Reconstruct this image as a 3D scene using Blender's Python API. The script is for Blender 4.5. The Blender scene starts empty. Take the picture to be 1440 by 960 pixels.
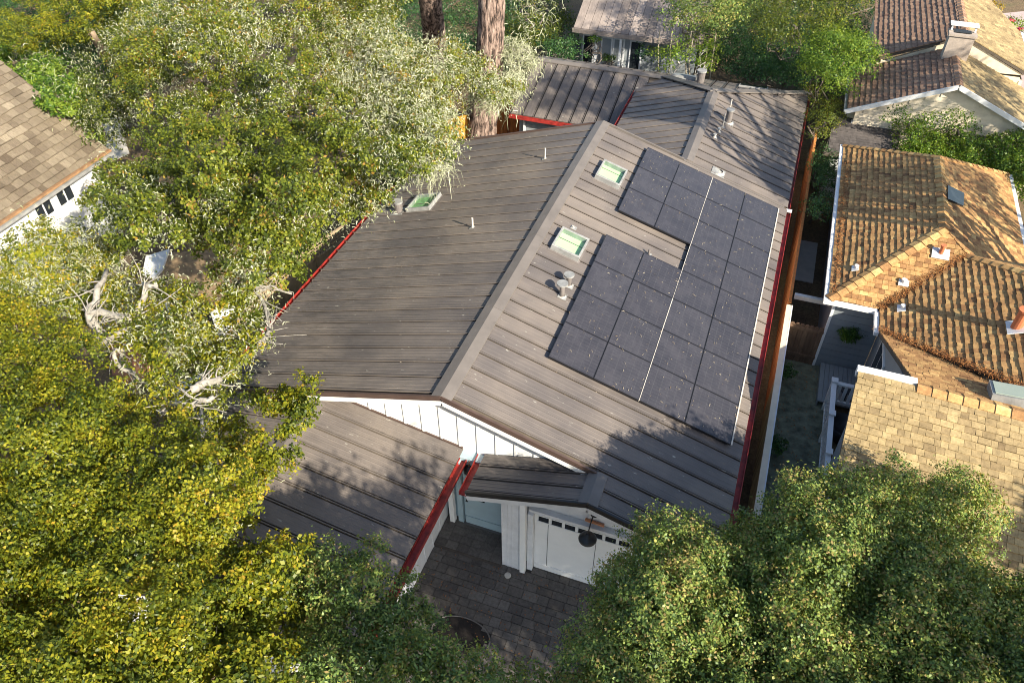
import bpy, math, random
import numpy as np
from mathutils import Vector, Matrix, noise
random.seed(7); rng = np.random.default_rng(7)
S = bpy.context.scene
COL = S.collection
R = math.radians

# ------------------------------------------------------------------ camera
F, YAW, PITCH, ROLL = 1094.27, -0.3511, 0.7419, -0.0044
CAM = np.array([5.1610, -9.8524, 16.0363])
cy, sy = math.cos(YAW), math.sin(YAW)
fw = np.array([sy*math.cos(PITCH), cy*math.cos(PITCH), -math.sin(PITCH)])
rt = np.array([cy, -sy, 0.0]); up = np.cross(rt, fw)
cr, sr = math.cos(ROLL), math.sin(ROLL)
rt, up = cr*rt+sr*up, -sr*rt+cr*up
cam = bpy.data.cameras.new("camera"); camo = bpy.data.objects.new("camera", cam); COL.objects.link(camo)
cam.sensor_width = 36.0; cam.lens = F/1440*36.0; cam.clip_start = 0.1; cam.clip_end = 2000
M = Matrix.Identity(4)
for i in range(3):
    M[i][0] = rt[i]; M[i][1] = up[i]; M[i][2] = -fw[i]; M[i][3] = CAM[i]
camo.matrix_world = M
S.camera = camo

# ------------------------------------------------------------------ world, sun, exposure
SUN_DIR = Vector((0.7311, -0.4427, 0.5210)).normalized()
SUN_EL = math.asin(SUN_DIR.z); SUN_AZ = math.atan2(SUN_DIR.x, SUN_DIR.y)
w = bpy.data.worlds.new("World"); S.world = w; w.use_nodes = True
nt = w.node_tree; bg = nt.nodes["Background"]
sky = nt.nodes.new("ShaderNodeTexSky"); sky.sky_type = 'NISHITA'; sky.sun_disc = False
sky.sun_elevation = SUN_EL; sky.sun_rotation = SUN_AZ; sky.air_density = 1.0; sky.dust_density = 1.0
nt.links.new(sky.outputs[0], bg.inputs[0]); bg.inputs[1].default_value = 0.105
sl = bpy.data.lights.new("sun", 'SUN'); sl.energy = 5.0; sl.angle = R(0.5); sl.color = (1.0, 0.91, 0.75)
so = bpy.data.objects.new("sun", sl); COL.objects.link(so); so.rotation_euler = SUN_DIR.to_track_quat('Z', 'Y').to_euler()
S.view_settings.view_transform = 'Standard'; S.view_settings.look = 'None'
S.view_settings.exposure = 1.1; S.view_settings.gamma = 1.0
S.cycles.filter_width = 0.95; S.cycles.max_bounces = 5; S.cycles.transparent_max_bounces = 6; S.cycles.diffuse_bounces = 3

# ------------------------------------------------------------------ ray helpers: a photograph pixel to a point of the place
def ray(u, v):
    return rt*((u-720)/F) + up*((480-v)/F) + fw
def hit(u, v, n, c):
    d = ray(u, v); n = np.array(n, float)
    return CAM + d*((c-n@CAM)/(n@d))
def at(u, v, z): return hit(u, v, (0, 0, 1), z)

# ------------------------------------------------------------------ materials
MATS = {}
def nmat(name):
    m = bpy.data.materials.new(name); m.use_nodes = True
    t = m.node_tree; b = t.nodes["Principled BSDF"]
    MATS[name] = m
    return m, t, b
def N(t, kind, **kw):
    n = t.nodes.new(kind)
    for k, v in kw.items(): setattr(n, k, v)
    return n
def ramp(t, stops):
    r = N(t, "ShaderNodeValToRGB"); e = r.color_ramp.elements
    while len(e) < len(stops): e.new(0.5)
    for i, (p, c) in enumerate(stops):
        e[i].position = p; e[i].color = (*c, 1)
    return r
def mixc(t, f, a, b, mode='MIX'):
    n = N(t, "ShaderNodeMix", data_type='RGBA', blend_type=mode)
    for s, i in ((f, 0), (a, 6), (b, 7)):
        if isinstance(s, (int, float)): n.inputs[i].default_value = s
        elif isinstance(s, tuple): n.inputs[i].default_value = (*s, 1)
        else: t.links.new(s, n.inputs[i])
    return n.outputs[2]
def noise_tex(t, scale, detail=4, rough=0.6, vec=None, stretch=None, space='Object'):
    n = N(t, "ShaderNodeTexNoise"); n.inputs["Scale"].default_value = scale
    n.inputs["Detail"].default_value = detail; n.inputs["Roughness"].default_value = rough
    if vec is None:
        tc = N(t, "ShaderNodeTexCoord"); g = tc.outputs[space]
        if space == 'World':
            pass
    else: g = vec
    if stretch:
        mp = N(t, "ShaderNodeMapping"); mp.inputs["Scale"].default_value = stretch
        t.links.new(g, mp.inputs[0]); g = mp.outputs[0]
    t.links.new(g, n.inputs["Vector"])
    return n.outputs["Fac"]
def pos(t):
    return N(t, "ShaderNodeNewGeometry").outputs["Position"]
def bump(t, b, h, strength=0.3, dist=0.02):
    n = N(t, "ShaderNodeBump"); n.inputs["Strength"].default_value = strength; n.inputs["Distance"].default_value = dist
    t.links.new(h, n.inputs["Height"]); t.links.new(n.outputs[0], b.inputs["Normal"])
def simple(name, col, rough=0.6, var=0.25, scale=3.0, metal=0.0, stretch=None, bmp=0.15, rnd=0.0, fine=40):
    m, t, b = nmat(name)
    p = pos(t)
    f = noise_tex(t, scale, 5, 0.65, p, stretch)
    r = ramp(t, [(0.3, tuple(c*(1-var) for c in col)), (0.7, tuple(min(1, c*(1+var)) for c in col))])
    t.links.new(f, r.inputs[0]); c = r.outputs[0]
    if rnd:
        oi = N(t, "ShaderNodeObjectInfo"); rr = ramp(t, [(0, (1-rnd,)*3), (1, (1+rnd,)*3)])
        t.links.new(oi.outputs["Random"], rr.inputs[0]); c = mixc(t, 1.0, c, rr.outputs[0], 'MULTIPLY')
    t.links.new(c, b.inputs["Base Color"]); b.inputs["Roughness"].default_value = rough; b.inputs["Metallic"].default_value = metal
    if bmp:
        g = noise_tex(t, fine, 3, 0.6, p, stretch); bump(t, b, g, bmp, 0.01)
    return m
def roof_metal(name, col, axis):
    m, t, b = nmat(name); p = pos(t)
    st = (0.6, 22, 1) if axis == 'x' else (22, 0.6, 1)
    big = noise_tex(t, 0.55, 4, 0.6, p)
    streak = noise_tex(t, 1.0, 6, 0.7, p, st)
    st2 = (3, 60, 3) if axis == 'x' else (60, 3, 3)
    fine = noise_tex(t, 1.0, 4, 0.7, p, st2)
    r1 = ramp(t, [(0.3, tuple(c*0.92 for c in col)), (0.7, tuple(c*1.09 for c in col))]); t.links.new(streak, r1.inputs[0])
    r2 = ramp(t, [(0.35, (0.70, 0.71, 0.74)), (0.65, (1.15, 1.13, 1.08))]); t.links.new(big, r2.inputs[0])
    c = mixc(t, 1.0, r1.outputs[0], r2.outputs[0], 'MULTIPLY')
    r3 = ramp(t, [(0.36, (0.92, 0.92, 0.92)), (0.55, (1.02, 1.02, 1.02))]); t.links.new(fine, r3.inputs[0])
    c = mixc(t, 0.8, c, r3.outputs[0], 'MULTIPLY')
    oi = N(t, "ShaderNodeObjectInfo"); r4 = ramp(t, [(0, (0.88, 0.88, 0.9)), (1, (1.1, 1.08, 1.06))]); t.links.new(oi.outputs["Random"], r4.inputs[0])
    c = mixc(t, 1.0, c, r4.outputs[0], 'MULTIPLY')
    ms = noise_tex(t, 1.0, 6, 0.75, p, (1.2, 7, 2) if axis == 'x' else (7, 1.2, 2)); rm = ramp(t, [(0.60, (0, 0, 0)), (0.80, (0.8, 0.8, 0.8))]); t.links.new(ms, rm.inputs[0])
    c = mixc(t, rm.outputs[0], c, (0.052, 0.05, 0.048))
    # moss and dirt creeping up from the shaded left eave
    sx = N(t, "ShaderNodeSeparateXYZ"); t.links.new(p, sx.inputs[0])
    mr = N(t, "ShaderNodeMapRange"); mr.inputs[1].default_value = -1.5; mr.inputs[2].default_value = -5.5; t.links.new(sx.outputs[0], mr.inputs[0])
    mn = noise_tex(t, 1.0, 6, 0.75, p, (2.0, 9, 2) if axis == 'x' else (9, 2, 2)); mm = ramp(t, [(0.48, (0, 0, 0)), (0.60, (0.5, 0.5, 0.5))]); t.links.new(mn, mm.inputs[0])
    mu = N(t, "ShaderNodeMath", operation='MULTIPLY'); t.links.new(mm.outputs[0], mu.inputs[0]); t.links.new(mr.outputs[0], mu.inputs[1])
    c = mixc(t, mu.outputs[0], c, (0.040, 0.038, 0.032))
    # pale droppings and scuffs
    sp = noise_tex(t, 1.0, 2, 0.5, p, (5, 14, 9)); rs = ramp(t, [(0.70, (0, 0, 0)), (0.76, (1, 1, 1))]); t.links.new(sp, rs.inputs[0])
    c = mixc(t, rs.outputs[0], c, (0.33, 0.31, 0.27))
    t.links.new(c, b.inputs["Base Color"]); b.inputs["Roughness"].default_value = 0.5
    b.inputs["Specular IOR Level"].default_value = 0.4
    bump(t, b, streak, 0.10, 0.004)
    return m
def tinted(name, stops, rough=0.8, scale=9, bmp=0.4, stretch=None, dirt=0.5):
    """pieces with a per-piece tint attribute"""
    m, t, b = nmat(name); p = pos(t)
    a = N(t, "ShaderNodeAttribute", attribute_name="tint")
    r = ramp(t, stops); t.links.new(a.outputs["Fac"], r.inputs[0])
    g = noise_tex(t, scale, 5, 0.7, p, stretch)
    r2 = ramp(t, [(0.3, (1-dirt*0.6,)*3), (0.7, (1+dirt*0.35,)*3)]); t.links.new(g, r2.inputs[0])
    c = mixc(t, 1.0, r.outputs[0], r2.outputs[0], 'MULTIPLY')
    big = noise_tex(t, 0.8, 3, 0.6, p); r3 = ramp(t, [(0.3, (0.82,)*3), (0.7, (1.12,)*3)]); t.links.new(big, r3.inputs[0])
    c = mixc(t, 1.0, c, r3.outputs[0], 'MULTIPLY')
    t.links.new(c, b.inputs["Base Color"]); b.inputs["Roughness"].default_value = rough
    b.inputs["Specular IOR Level"].default_value = 0.25
    bump(t, b, g, bmp, 0.012)
    return m
def leafmat(name, stops, trans=0.35, rough=0.45):
    m, t, b = nmat(name)
    a = N(t, "ShaderNodeAttribute", attribute_name="tint")
    r = ramp(t, stops); t.links.new(a.outputs["Fac"], r.inputs[0])
    t.links.new(r.outputs[0], b.inputs["Base Color"]); b.inputs["Roughness"].default_value = rough
    b.inputs["Specular IOR Level"].default_value = 0.35
    tr = N(t, "ShaderNodeBsdfTranslucent")
    c = mixc(t, 1.0, r.outputs[0], (1.5, 1.35, 0.5), 'MULTIPLY'); t.links.new(c, tr.inputs[0])
    mx = N(t, "ShaderNodeMixShader"); mx.inputs[0].default_value = trans
    t.links.new(b.outputs[0], mx.inputs[1]); t.links.new(tr.outputs[0], mx.inputs[2])
    t.links.new(mx.outputs[0], t.nodes["Material Output"].inputs[0])
    return m

ROOFX = roof_metal("roof_metal_x", (0.174, 0.151, 0.136), 'x')
ROOFY = roof_metal("roof_metal_y", (0.174, 0.151, 0.136), 'y')
CAPM = simple("cap_metal", (0.160, 0.140, 0.125), 0.5, 0.15, 2)
WHITE = simple("white_paint", (0.80, 0.80, 0.78), 0.55, 0.05, 2, bmp=0.05)
WHITE2 = simple("aged_white_paint", (0.66, 0.67, 0.68), 0.6, 0.12, 3, bmp=0.08)
GROOVE = simple("dark_groove", (0.12, 0.12, 0.12), 0.8)
BROWNTRIM = simple("brown_trim", (0.085, 0.055, 0.045), 0.5, 0.2)
RED = simple("red_gutter", (0.29, 0.026, 0.02), 0.55, 0.55, 5.0, rnd=0.15)
REDIN = simple("gutter_inside", (0.13, 0.03, 0.03), 0.6, 0.4, 3)
RUST = simple("rusty_metal", (0.28, 0.16, 0.08), 0.7, 0.4, 6)
TEAL = simple("pale_teal_door", (0.36, 0.47, 0.51), 0.5, 0.08, 2)
BLACK = simple("black_metal", (0.02, 0.02, 0.02), 0.35, 0.2)
DARKGLASS = simple("dark_glass", (0.02, 0.025, 0.03), 0.08, 0.2, bmp=0)
GREYMETAL = simple("grey_metal", (0.27, 0.27, 0.26), 0.5, 0.3, 5)
PIPEM = simple("painted_pipe", (0.17, 0.15, 0.14), 0.55, 0.25, 6)
PALEMETAL = simple("pale_aluminium", (0.52, 0.48, 0.42), 0.45, 0.2, 6)
FRAMEB = simple("black_frame", (0.018, 0.018, 0.022), 0.45, 0.2)
COPPER = simple("copper_arm", (0.55, 0.24, 0.12), 0.45, 0.2)
def panel_glass():
    m, t, b = nmat("panel_glass"); p = pos(t)
    oi = N(t, "ShaderNodeObjectInfo")
    r = ramp(t, [(0, (0.040, 0.039, 0.048)), (1, (0.047, 0.046, 0.056))]); t.links.new(oi.outputs["Random"], r.inputs[0])
    g = noise_tex(t, 2.2, 6, 0.7, p); r2 = ramp(t, [(0.3, (0.8, 0.8, 0.8)), (0.7, (1.35, 1.3, 1.22))]); t.links.new(g, r2.inputs[0])
    c = mixc(t, 1.0, r.outputs[0], r2.outputs[0], 'MULTIPLY')
    tc = N(t, "ShaderNodeTexCoord"); br = N(t, "ShaderNodeTexBrick"); br.offset = 0.0
    br.inputs["Scale"].default_value = 1.0; br.inputs["Mortar Size"].default_value = 0.004
    br.inputs["Brick Width"].default_value = 0.183; br.inputs["Row Height"].default_value = 0.105
    t.links.new(tc.outputs["Object"], br.inputs["Vector"])
    c = mixc(t, br.outputs["Fac"], c, (0.075, 0.074, 0.080))
    sp = noise_tex(t, 1.0, 3, 0.6, p, (16, 9, 9)); rs = ramp(t, [(0.75, (0, 0, 0)), (0.80, (1, 1, 1))]); t.links.new(sp, rs.inputs[0])
    c = mixc(t, rs.outputs[0], c, (0.2, 0.18, 0.16))
    t.links.new(c, b.inputs["Base Color"])
    rr = ramp(t, [(0.3, (0.15,)*3), (0.7, (0.36,)*3)]); t.links.new(g, rr.inputs[0]); t.links.new(rr.outputs[0], b.inputs["Roughness"])
    return m
PGLASS = panel_glass()
def skyglass():
    m, t, b = nmat("skylight_glass")
    tr = N(t, "ShaderNodeBsdfTransparent"); tr.inputs[0].default_value = (0.86, 0.97, 0.88, 1)
    gl = N(t, "ShaderNodeBsdfGlossy"); gl.inputs["Roughness"].default_value = 0.05
    mx = N(t, "ShaderNodeMixShader"); mx.inputs[0].default_value = 0.1
    t.links.new(tr.outputs[0], mx.inputs[1]); t.links.new(gl.outputs[0], mx.inputs[2]); t.links.new(mx.outputs[0], t.nodes["Material Output"].inputs[0])
    return m
SKYG = skyglass()
MINT = simple("pale_mint_lining", (0.56, 0.78, 0.44), 0.6, 0.05, bmp=0)
MINTD = simple("green_lining", (0.26, 0.44, 0.22), 0.6, 0.3, 8, bmp=0)
TILE = tinted("roof_tile_tan", [(0, (0.19, 0.09, 0.04)), (0.35, (0.38, 0.205, 0.085)), (0.7, (0.52, 0.31, 0.125)), (1, (0.62, 0.41, 0.17))], dirt=0.7)
TILEG = tinted("roof_tile_tan_grey", [(0, (0.22, 0.155, 0.08)), (0.5, (0.37, 0.275, 0.14)), (1, (0.50, 0.38, 0.19))], dirt=0.6)
TILEB = tinted("roof_tile_brown", [(0, (0.20, 0.11, 0.075)), (0.5, (0.31, 0.19, 0.125)), (1, (0.40, 0.26, 0.17))], dirt=0.5)
SHAKE = tinted("cedar_shake", [(0, (0.10, 0.075, 0.052)), (0.4, (0.18, 0.143, 0.10)), (1, (0.29, 0.24, 0.17))], scale=3, stretch=(3, 30, 3), dirt=0.9)
ASPH = tinted("grey_shingle", [(0, (0.07, 0.062, 0.06)), (1, (0.15, 0.13, 0.12))])
DECK = simple("roof_underlay", (0.10, 0.08, 0.06), 0.9)
PAVER = tinted("grey_paver", [(0, (0.092, 0.082, 0.075)), (0.6, (0.125, 0.112, 0.10)), (1, (0.16, 0.145, 0.13))], scale=14, dirt=0.6)
SAND = simple("dark_joint_sand", (0.045, 0.038, 0.034), 0.95)
SOIL = simple("soil", (0.016, 0.012, 0.01), 0.95, 0.5, 9, bmp=0.6)
FENCEB = tinted("orange_fence_board", [(0, (0.30, 0.085, 0.03)), (0.5, (0.46, 0.15, 0.045)), (1, (0.58, 0.24, 0.07))], scale=3, stretch=(6, 6, 1), dirt=0.6)
FENCEY = tinted("yellow_fence_board", [(0, (0.60, 0.30, 0.04)), (1, (0.78, 0.45, 0.08))], scale=3, stretch=(6, 6, 1), dirt=0.4)
FENCED = tinted("brown_fence_board", [(0, (0.12, 0.075, 0.05)), (1, (0.22, 0.14, 0.09))], scale=3, stretch=(6, 6, 1), dirt=0.6)
GREYP = simple("grey_house_paint", (0.25, 0.275, 0.29), 0.6, 0.08, 2, bmp=0.05)
GREYL = simple("light_grey_fence_paint", (0.55, 0.56, 0.52), 0.65, 0.2, 3)
CREAM = simple("cream_siding", (0.74, 0.64, 0.48), 0.65, 0.12, 3)
CONC = simple("mossy_concrete", (0.15, 0.16, 0.11), 0.95, 0.55, 3.5, bmp=0.3)
PALE = simple("pale_concrete", (0.50, 0.47, 0.42), 0.85, 0.2, 2, bmp=0.2)
STUCCO = simple("pink_stucco", (0.38, 0.32, 0.27), 0.9, 0.15, 6, bmp=0.4)
BOARDN = tinted("weathered_board", [(0, (0.26, 0.215, 0.19)), (1, (0.36, 0.30, 0.265))], scale=2, stretch=(20, 2, 2), dirt=0.5)
TERRA = simple("terracotta_flue", (0.55, 0.17, 0.07), 0.7, 0.3, 6)
LEAD = simple("pale_flashing", (0.66, 0.66, 0.66), 0.5, 0.15, 6)
LATTICE = simple("tan_lattice", (0.34, 0.26, 0.165), 0.8, 0.25, 5)
BARK = simple("oak_bark", (0.16, 0.13, 0.105), 0.95, 0.4, 8, bmp=0.8)
LICHBARK = simple("lichen_covered_bark", (0.30, 0.275, 0.235), 0.95, 0.5, 9, bmp=0.8)
PLASTG = simple("green_plastic", (0.03, 0.30, 0.22), 0.4, 0.1)
WICK = simple("dark_furniture", (0.05, 0.055, 0.06), 0.5, 0.3)
def ground_mat():
    m, t, b = nmat("leaf_litter_ground"); p = pos(t)
    g = noise_tex(t, 0.25, 6, 0.65, p); r = ramp(t, [(0.35, (0.055, 0.042, 0.028)), (0.55, (0.17, 0.115, 0.06)), (0.75, (0.10, 0.11, 0.04))]); t.links.new(g, r.inputs[0])
    g2 = noise_tex(t, 14, 5, 0.75, p); r2 = ramp(t, [(0.3, (0.45,)*3), (0.7, (1.5,)*3)]); t.links.new(g2, r2.inputs[0])
    c = mixc(t, 1.0, r.outputs[0], r2.outputs[0], 'MULTIPLY'); t.links.new(c, b.inputs["Base Color"])
    b.inputs["Roughness"].default_value = 0.95; bump(t, b, g2, 0.7, 0.05)
    return m
GROUND = ground_mat()
def bark_mat():
    m, t, b = nmat("pine_bark"); p = pos(t)
    g = noise_tex(t, 1.0, 5, 0.7, p, (9, 9, 1.8)); r = ramp(t, [(0.42, (0.03, 0.02, 0.016)), (0.50, (0.22, 0.15, 0.12)), (0.66, (0.44, 0.33, 0.27))]); t.links.new(g, r.inputs[0])
    t.links.new(r.outputs[0], b.inputs["Base Color"]); b.inputs["Roughness"].default_value = 0.95; bump(t, b, g, 1.0, 0.08)
    return m
PBARK = bark_mat()
LF_SUN = leafmat("oak_leaf_yellow", [(0, (0.040, 0.068, 0.010)), (0.3, (0.115, 0.145, 0.012)), (0.6, (0.235, 0.25, 0.016)), (0.9, (0.39, 0.345, 0.026)), (1, (0.42, 0.28, 0.03))])
LF_OLIVE = leafmat("oak_leaf_olive", [(0, (0.025, 0.042, 0.010)), (0.4, (0.095, 0.13, 0.016)), (0.75, (0.205, 0.235, 0.022)), (0.97, (0.33, 0.31, 0.04)), (1, (0.33, 0.20, 0.04))])
LF_DARK = leafmat("oak_leaf_dark", [(0, (0.03, 0.055, 0.018)), (0.4, (0.12, 0.195, 0.05)), (0.75, (0.26, 0.34, 0.075)), (0.95, (0.42, 0.38, 0.10)), (1, (0.38, 0.28, 0.11))], 0.25)
LF_BRIGHT = leafmat("hedge_leaf_bright", [(0, (0.025, 0.07, 0.012)), (0.5, (0.085, 0.17, 0.020)), (1, (0.25, 0.33, 0.04))])
LF_DEEP = leafmat("shrub_leaf_deep", [(0, (0.015, 0.045, 0.018)), (0.6, (0.035, 0.10, 0.03)), (1, (0.09, 0.17, 0.04))], 0.25)
LF_GOLD = leafmat("golden_leaf", [(0, (0.25, 0.22, 0.02)), (0.6, (0.48, 0.36, 0.03)), (1, (0.60, 0.30, 0.04))])
LF_FLOWER = leafmat("red_flower_petal", [(0, (0.50, 0.04, 0.02)), (1, (0.60, 0.08, 0.18))], 0.2)
LICHEN = leafmat("pale_lichen", [(0, (0.24, 0.27, 0.15)), (0.5, (0.42, 0.44, 0.29)), (1, (0.64, 0.63, 0.48))], 0.2, 0.9)
TWIGM = leafmat("dry_twig", [(0, (0.22, 0.15, 0.09)), (1, (0.52, 0.44, 0.32))], 0.0, 0.9)
NEEDLE = simple("dry_pine_needles", (0.28, 0.11, 0.035), 0.95, 0.5, 20, bmp=0.6)

# ------------------------------------------------------------------ object helpers
ORG = {}
def top(name, label, cat, loc=(0, 0, 0), group=None):
    o = bpy.data.objects.new(name, None); COL.objects.link(o); o.location = loc; o.empty_display_size = 0.3
    o['label'] = label; o['category'] = cat
    if group: o['group'] = group
    ORG[o.name] = np.array(loc, float)
    return o
def tag(o, label, cat, group=None):
    o['label'] = label; o['category'] = cat
    if group: o['group'] = group
    return o
def mesh_np(name, V, Q, tint=None, smooth=False):
    """quads only, fast"""
    me = bpy.data.meshes.new(name)
    me.vertices.add(len(V)); me.vertices.foreach_set("co", np.ascontiguousarray(V, dtype=np.float32).ravel())
    me.loops.add(len(Q)*4); me.loops.foreach_set("vertex_index", np.ascontiguousarray(Q, dtype=np.int32).ravel())
    me.polygons.add(len(Q)); me.polygons.foreach_set("loop_start", np.arange(0, len(Q)*4, 4, dtype=np.int32))
    me.update(calc_edges=True)
    if tint is not None:
        a = me.attributes.new("tint", 'FLOAT', 'POINT'); a.data.foreach_set("value", np.ascontiguousarray(tint, dtype=np.float32))
    if smooth: me.polygons.foreach_set("use_smooth", np.ones(len(Q), bool))
    return me
class MB:
    def __init__(s): s.v = []; s.f = []; s.t = []
    def add(s, vs, fs, tint=0.5):
        b = len(s.v); s.v += [tuple(float(c) for c in p) for p in vs]; s.f += [tuple(b+i for i in f) for f in fs]; s.t += [tint]*len(vs); return s
    def box(s, a, b, tint=0.5):
        x0, y0, z0 = a; x1, y1, z1 = b
        return s.add([(x0,y0,z0),(x1,y0,z0),(x1,y1,z0),(x0,y1,z0),(x0,y0,z1),(x1,y0,z1),(x1,y1,z1),(x0,y1,z1)],
                     [(3,2,1,0),(4,5,6,7),(0,1,5,4),(1,2,6,5),(2,3,7,6),(3,0,4,7)], tint)
    def obox(s, c, ax, half, tint=0.5):
        c = np.array(c, float); A = [np.array(a, float)*h for a, h in zip(ax, half)]
        P = [c+i*A[0]+j*A[1]+k*A[2] for k in (-1, 1) for j in (-1, 1) for i in (-1, 1)]
        return s.add(P, [(0,2,3,1),(4,5,7,6),(0,1,5,4),(1,3,7,5),(3,2,6,7),(2,0,4,6)], tint)
    def beam(s, p0, p1, wd, ht, upv=(0, 0, 1), tint=0.5):
        p0 = np.array(p0, float); p1 = np.array(p1, float); d = p1-p0; L = np.linalg.norm(d); d /= L
        sd = np.cross(d, upv); sd /= np.linalg.norm(sd); u2 = np.cross(sd, d)
        return s.obox((p0+p1)/2, (d, sd, u2), (L/2, wd/2, ht/2), tint)
    def prism(s, poly, off, tint=0.5):
        poly = [np.array(p, float) for p in poly]; n = len(poly); off = np.array(off, float)
        return s.add(poly+[p+off for p in poly], [tuple(range(n-1, -1, -1)), tuple(range(n, 2*n))]+[(i, (i+1) % n, n+(i+1) % n, n+i) for i in range(n)], tint)
    def tube(s, pts, rad, sides=8, cap=True, tint=0.5):
        pts = [np.array(p, float) for p in pts]; n = len(pts)
        if not hasattr(rad, '__len__'): rad = [rad]*n
        vs = []; prev = None
        for i, p in enumerate(pts):
            d = pts[min(i+1, n-1)]-pts[max(i-1, 0)]; d = d/(np.linalg.norm(d)+1e-9)
            if prev is None:
                a = np.array([1, 0, 0.]) if abs(d[0]) < 0.9 else np.array([0, 1, 0.])
            else: a = prev
            a = a-d*(a@d); a /= np.linalg.norm(a); prev = a; b = np.cross(d, a)
            for k in range(sides):
                th = 2*math.pi*k/sides; vs.append(p+(a*math.cos(th)+b*math.sin(th))*rad[i])
        fs = [(i*sides+k, i*sides+(k+1) % sides, (i+1)*sides+(k+1) % sides, (i+1)*sides+k) for i in range(n-1) for k in range(sides)]
        if cap: fs += [tuple(range(sides-1, -1, -1)), tuple((n-1)*sides+k for k in range(sides))]
        return s.add(vs, fs, tint)
    def mesh(s, name, org=(0, 0, 0), smooth=False, tints=False):
        me = bpy.data.meshes.new(name)
        o = np.array(org, float)
        me.from_pydata([tuple(np.array(p)-o) for p in s.v], [], s.f); me.update()
        a = me.attributes.new("tint", 'FLOAT', 'POINT'); a.data.foreach_set("value", s.t)
        if smooth: me.polygons.foreach_set("use_smooth", np.ones(len(s.f), bool))
        return me
def root_org(parent):
    o = parent; org = np.zeros(3)
    while o is not None:
        org += np.array(o.location); o = o.parent
    return org
def put(name, me, mat, parent=None, kind=None, label=None):
    o = bpy.data.objects.new(name, me); COL.objects.link(o)
    if mat and not me.materials: me.materials.append(mat)
    o.parent = parent
    if kind: o['kind'] = kind
    if label: o['label'] = label
    return o
def build(mb, name, mat, parent=None, kind=None, label=None, smooth=False):
    org = root_org(parent) if parent else (0, 0, 0)
    return put(name, mb.mesh(name, org, smooth), mat, parent, kind, label)
def boxp(name, a, b, mat, parent, **k): return build(MB().box(a, b), name, mat, parent, **k)
def structure(mb, name, mat): return build(mb, name, mat, None, 'structure')
def bevel(o, wd=0.01, seg=1):
    m = o.modifiers.new("b", 'BEVEL'); m.width = wd; m.segments = seg; m.limit_method = 'ANGLE'; return o

def clip(poly, q, inside, inter):
    out = []
    for i in range(len(poly)):
        a, b = poly[i], poly[(i+1) % len(poly)]
        ia, ib = inside(a), inside(b)
        if ia: out.append(a)
        if ia != ib: out.append(inter(a, b))
    return out
def clip_convex(poly, conv):
    """conv counter-clockwise 2D"""
    for i in range(len(conv)):
        p, q = np.array(conv[i]), np.array(conv[(i+1) % len(conv)]); e = q-p
        f = lambda a: e[0]*(a[1]-p[1])-e[1]*(a[0]-p[0])
        poly = clip(poly, None, lambda a: f(a) >= -1e-9, lambda a, b: tuple(np.array(a)+(np.array(b)-np.array(a))*(f(a)/(f(a)-f(b)))))
        if len(poly) < 3: return []
    return poly
def plane_frame(pts):
    P = [np.array(p, float) for p in pts]
    n = np.zeros(3)
    for i in range(len(P)): n += np.cross(P[i], P[(i+1) % len(P)])
    n /= np.linalg.norm(n)
    if n[2] < 0: n = -n
    v = np.array([n[0], n[1], -(n[0]**2+n[1]**2)/n[2]]); v /= np.linalg.norm(v)
    u = np.cross(v, n)
    o = P[0]
    uv = [(float((p-o)@u), float((p-o)@v)) for p in P]
    ar = sum(uv[i][0]*uv[(i+1) % len(uv)][1]-uv[(i+1) % len(uv)][0]*uv[i][1] for i in range(len(uv)))
    if ar < 0: uv = uv[::-1]
    return o, u, v, n, uv
def tiles_on(pts, expo, wlo, whi, th, gap=0.006, jit=0.012, deckmat=DECK, root=None, seed=1):
    """yield (verts, faces, tint, centre, size) of every tile of one roof plane"""
    rr = random.Random(seed); o, u, v, n, uv = plane_frame(pts); out = []
    umin = min(a for a, _ in uv); umax = max(a for a, _ in uv); vmin = min(b for _, b in uv); vmax = max(b for _, b in uv)
    k = 0; V = vmin
    while V < vmax:
        U = umin-rr.random()*whi
        while U < umax:
            wd = rr.uniform(wlo, whi); j = rr.uniform(-jit, jit)
            ps = clip_convex([(U+gap/2, V), (U+wd-gap/2, V), (U+wd-gap/2, V+expo+j), (U+gap/2, V+expo+j)], uv)
            if len(ps) >= 3:
                tt = th*rr.uniform(0.75, 1.25); lift = rr.uniform(0, 0.006)
                topv = [o+u*a+v*b+n*(0.006+lift+tt*max(0, (b-V)/expo)) for a, b in ps]
                botv = [o+u*a+v*b-n*0.02 for a, b in ps]; m = len(ps)
                fs = [tuple(range(m))]+[(i, m+i, m+(i+1) % m, (i+1) % m) for i in range(m)]
                A = abs(sum(ps[i][0]*ps[(i+1) % m][1]-ps[(i+1) % m][0]*ps[i][1] for i in range(m)))/2
                if A > 0.0015: out.append((topv+botv, fs, min(1, max(0, rr.gauss(0.5, 0.19))), sum(topv)/m, A))
            U += wd
        V += expo
    if root is not None:
        mb = MB(); P = [np.array(p, float)-n*0.012 for p in pts]; mb.prism(P, -n*0.10); build(mb, "roof_deck", deckmat, root)
    return out
def place_tiles(tl, mat, root, name, limit=300):
    def px(t):
        d = t[3]-CAM; z = d@fw
        uu = 720+F*(d@rt)/z; vv = 480-F*(d@up)/z
        ins = -20 < uu < 1460 and -20 < vv < 980
        return (t[4]/(z*z)) if ins else 0
    tl = sorted(tl, key=px, reverse=True)
    org = root_org(root); big, rest = tl[:limit], tl[limit:]
    for vs, fs, tn, c, a in big:
        mb = MB().add(vs, fs, tn); build(mb, name, mat, root)
    if rest:
        mb = MB()
        for vs, fs, tn, c, a in rest: mb.add(vs, fs, tn)
        build(mb, name+"_rest", mat, root, 'stuff')
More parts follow.
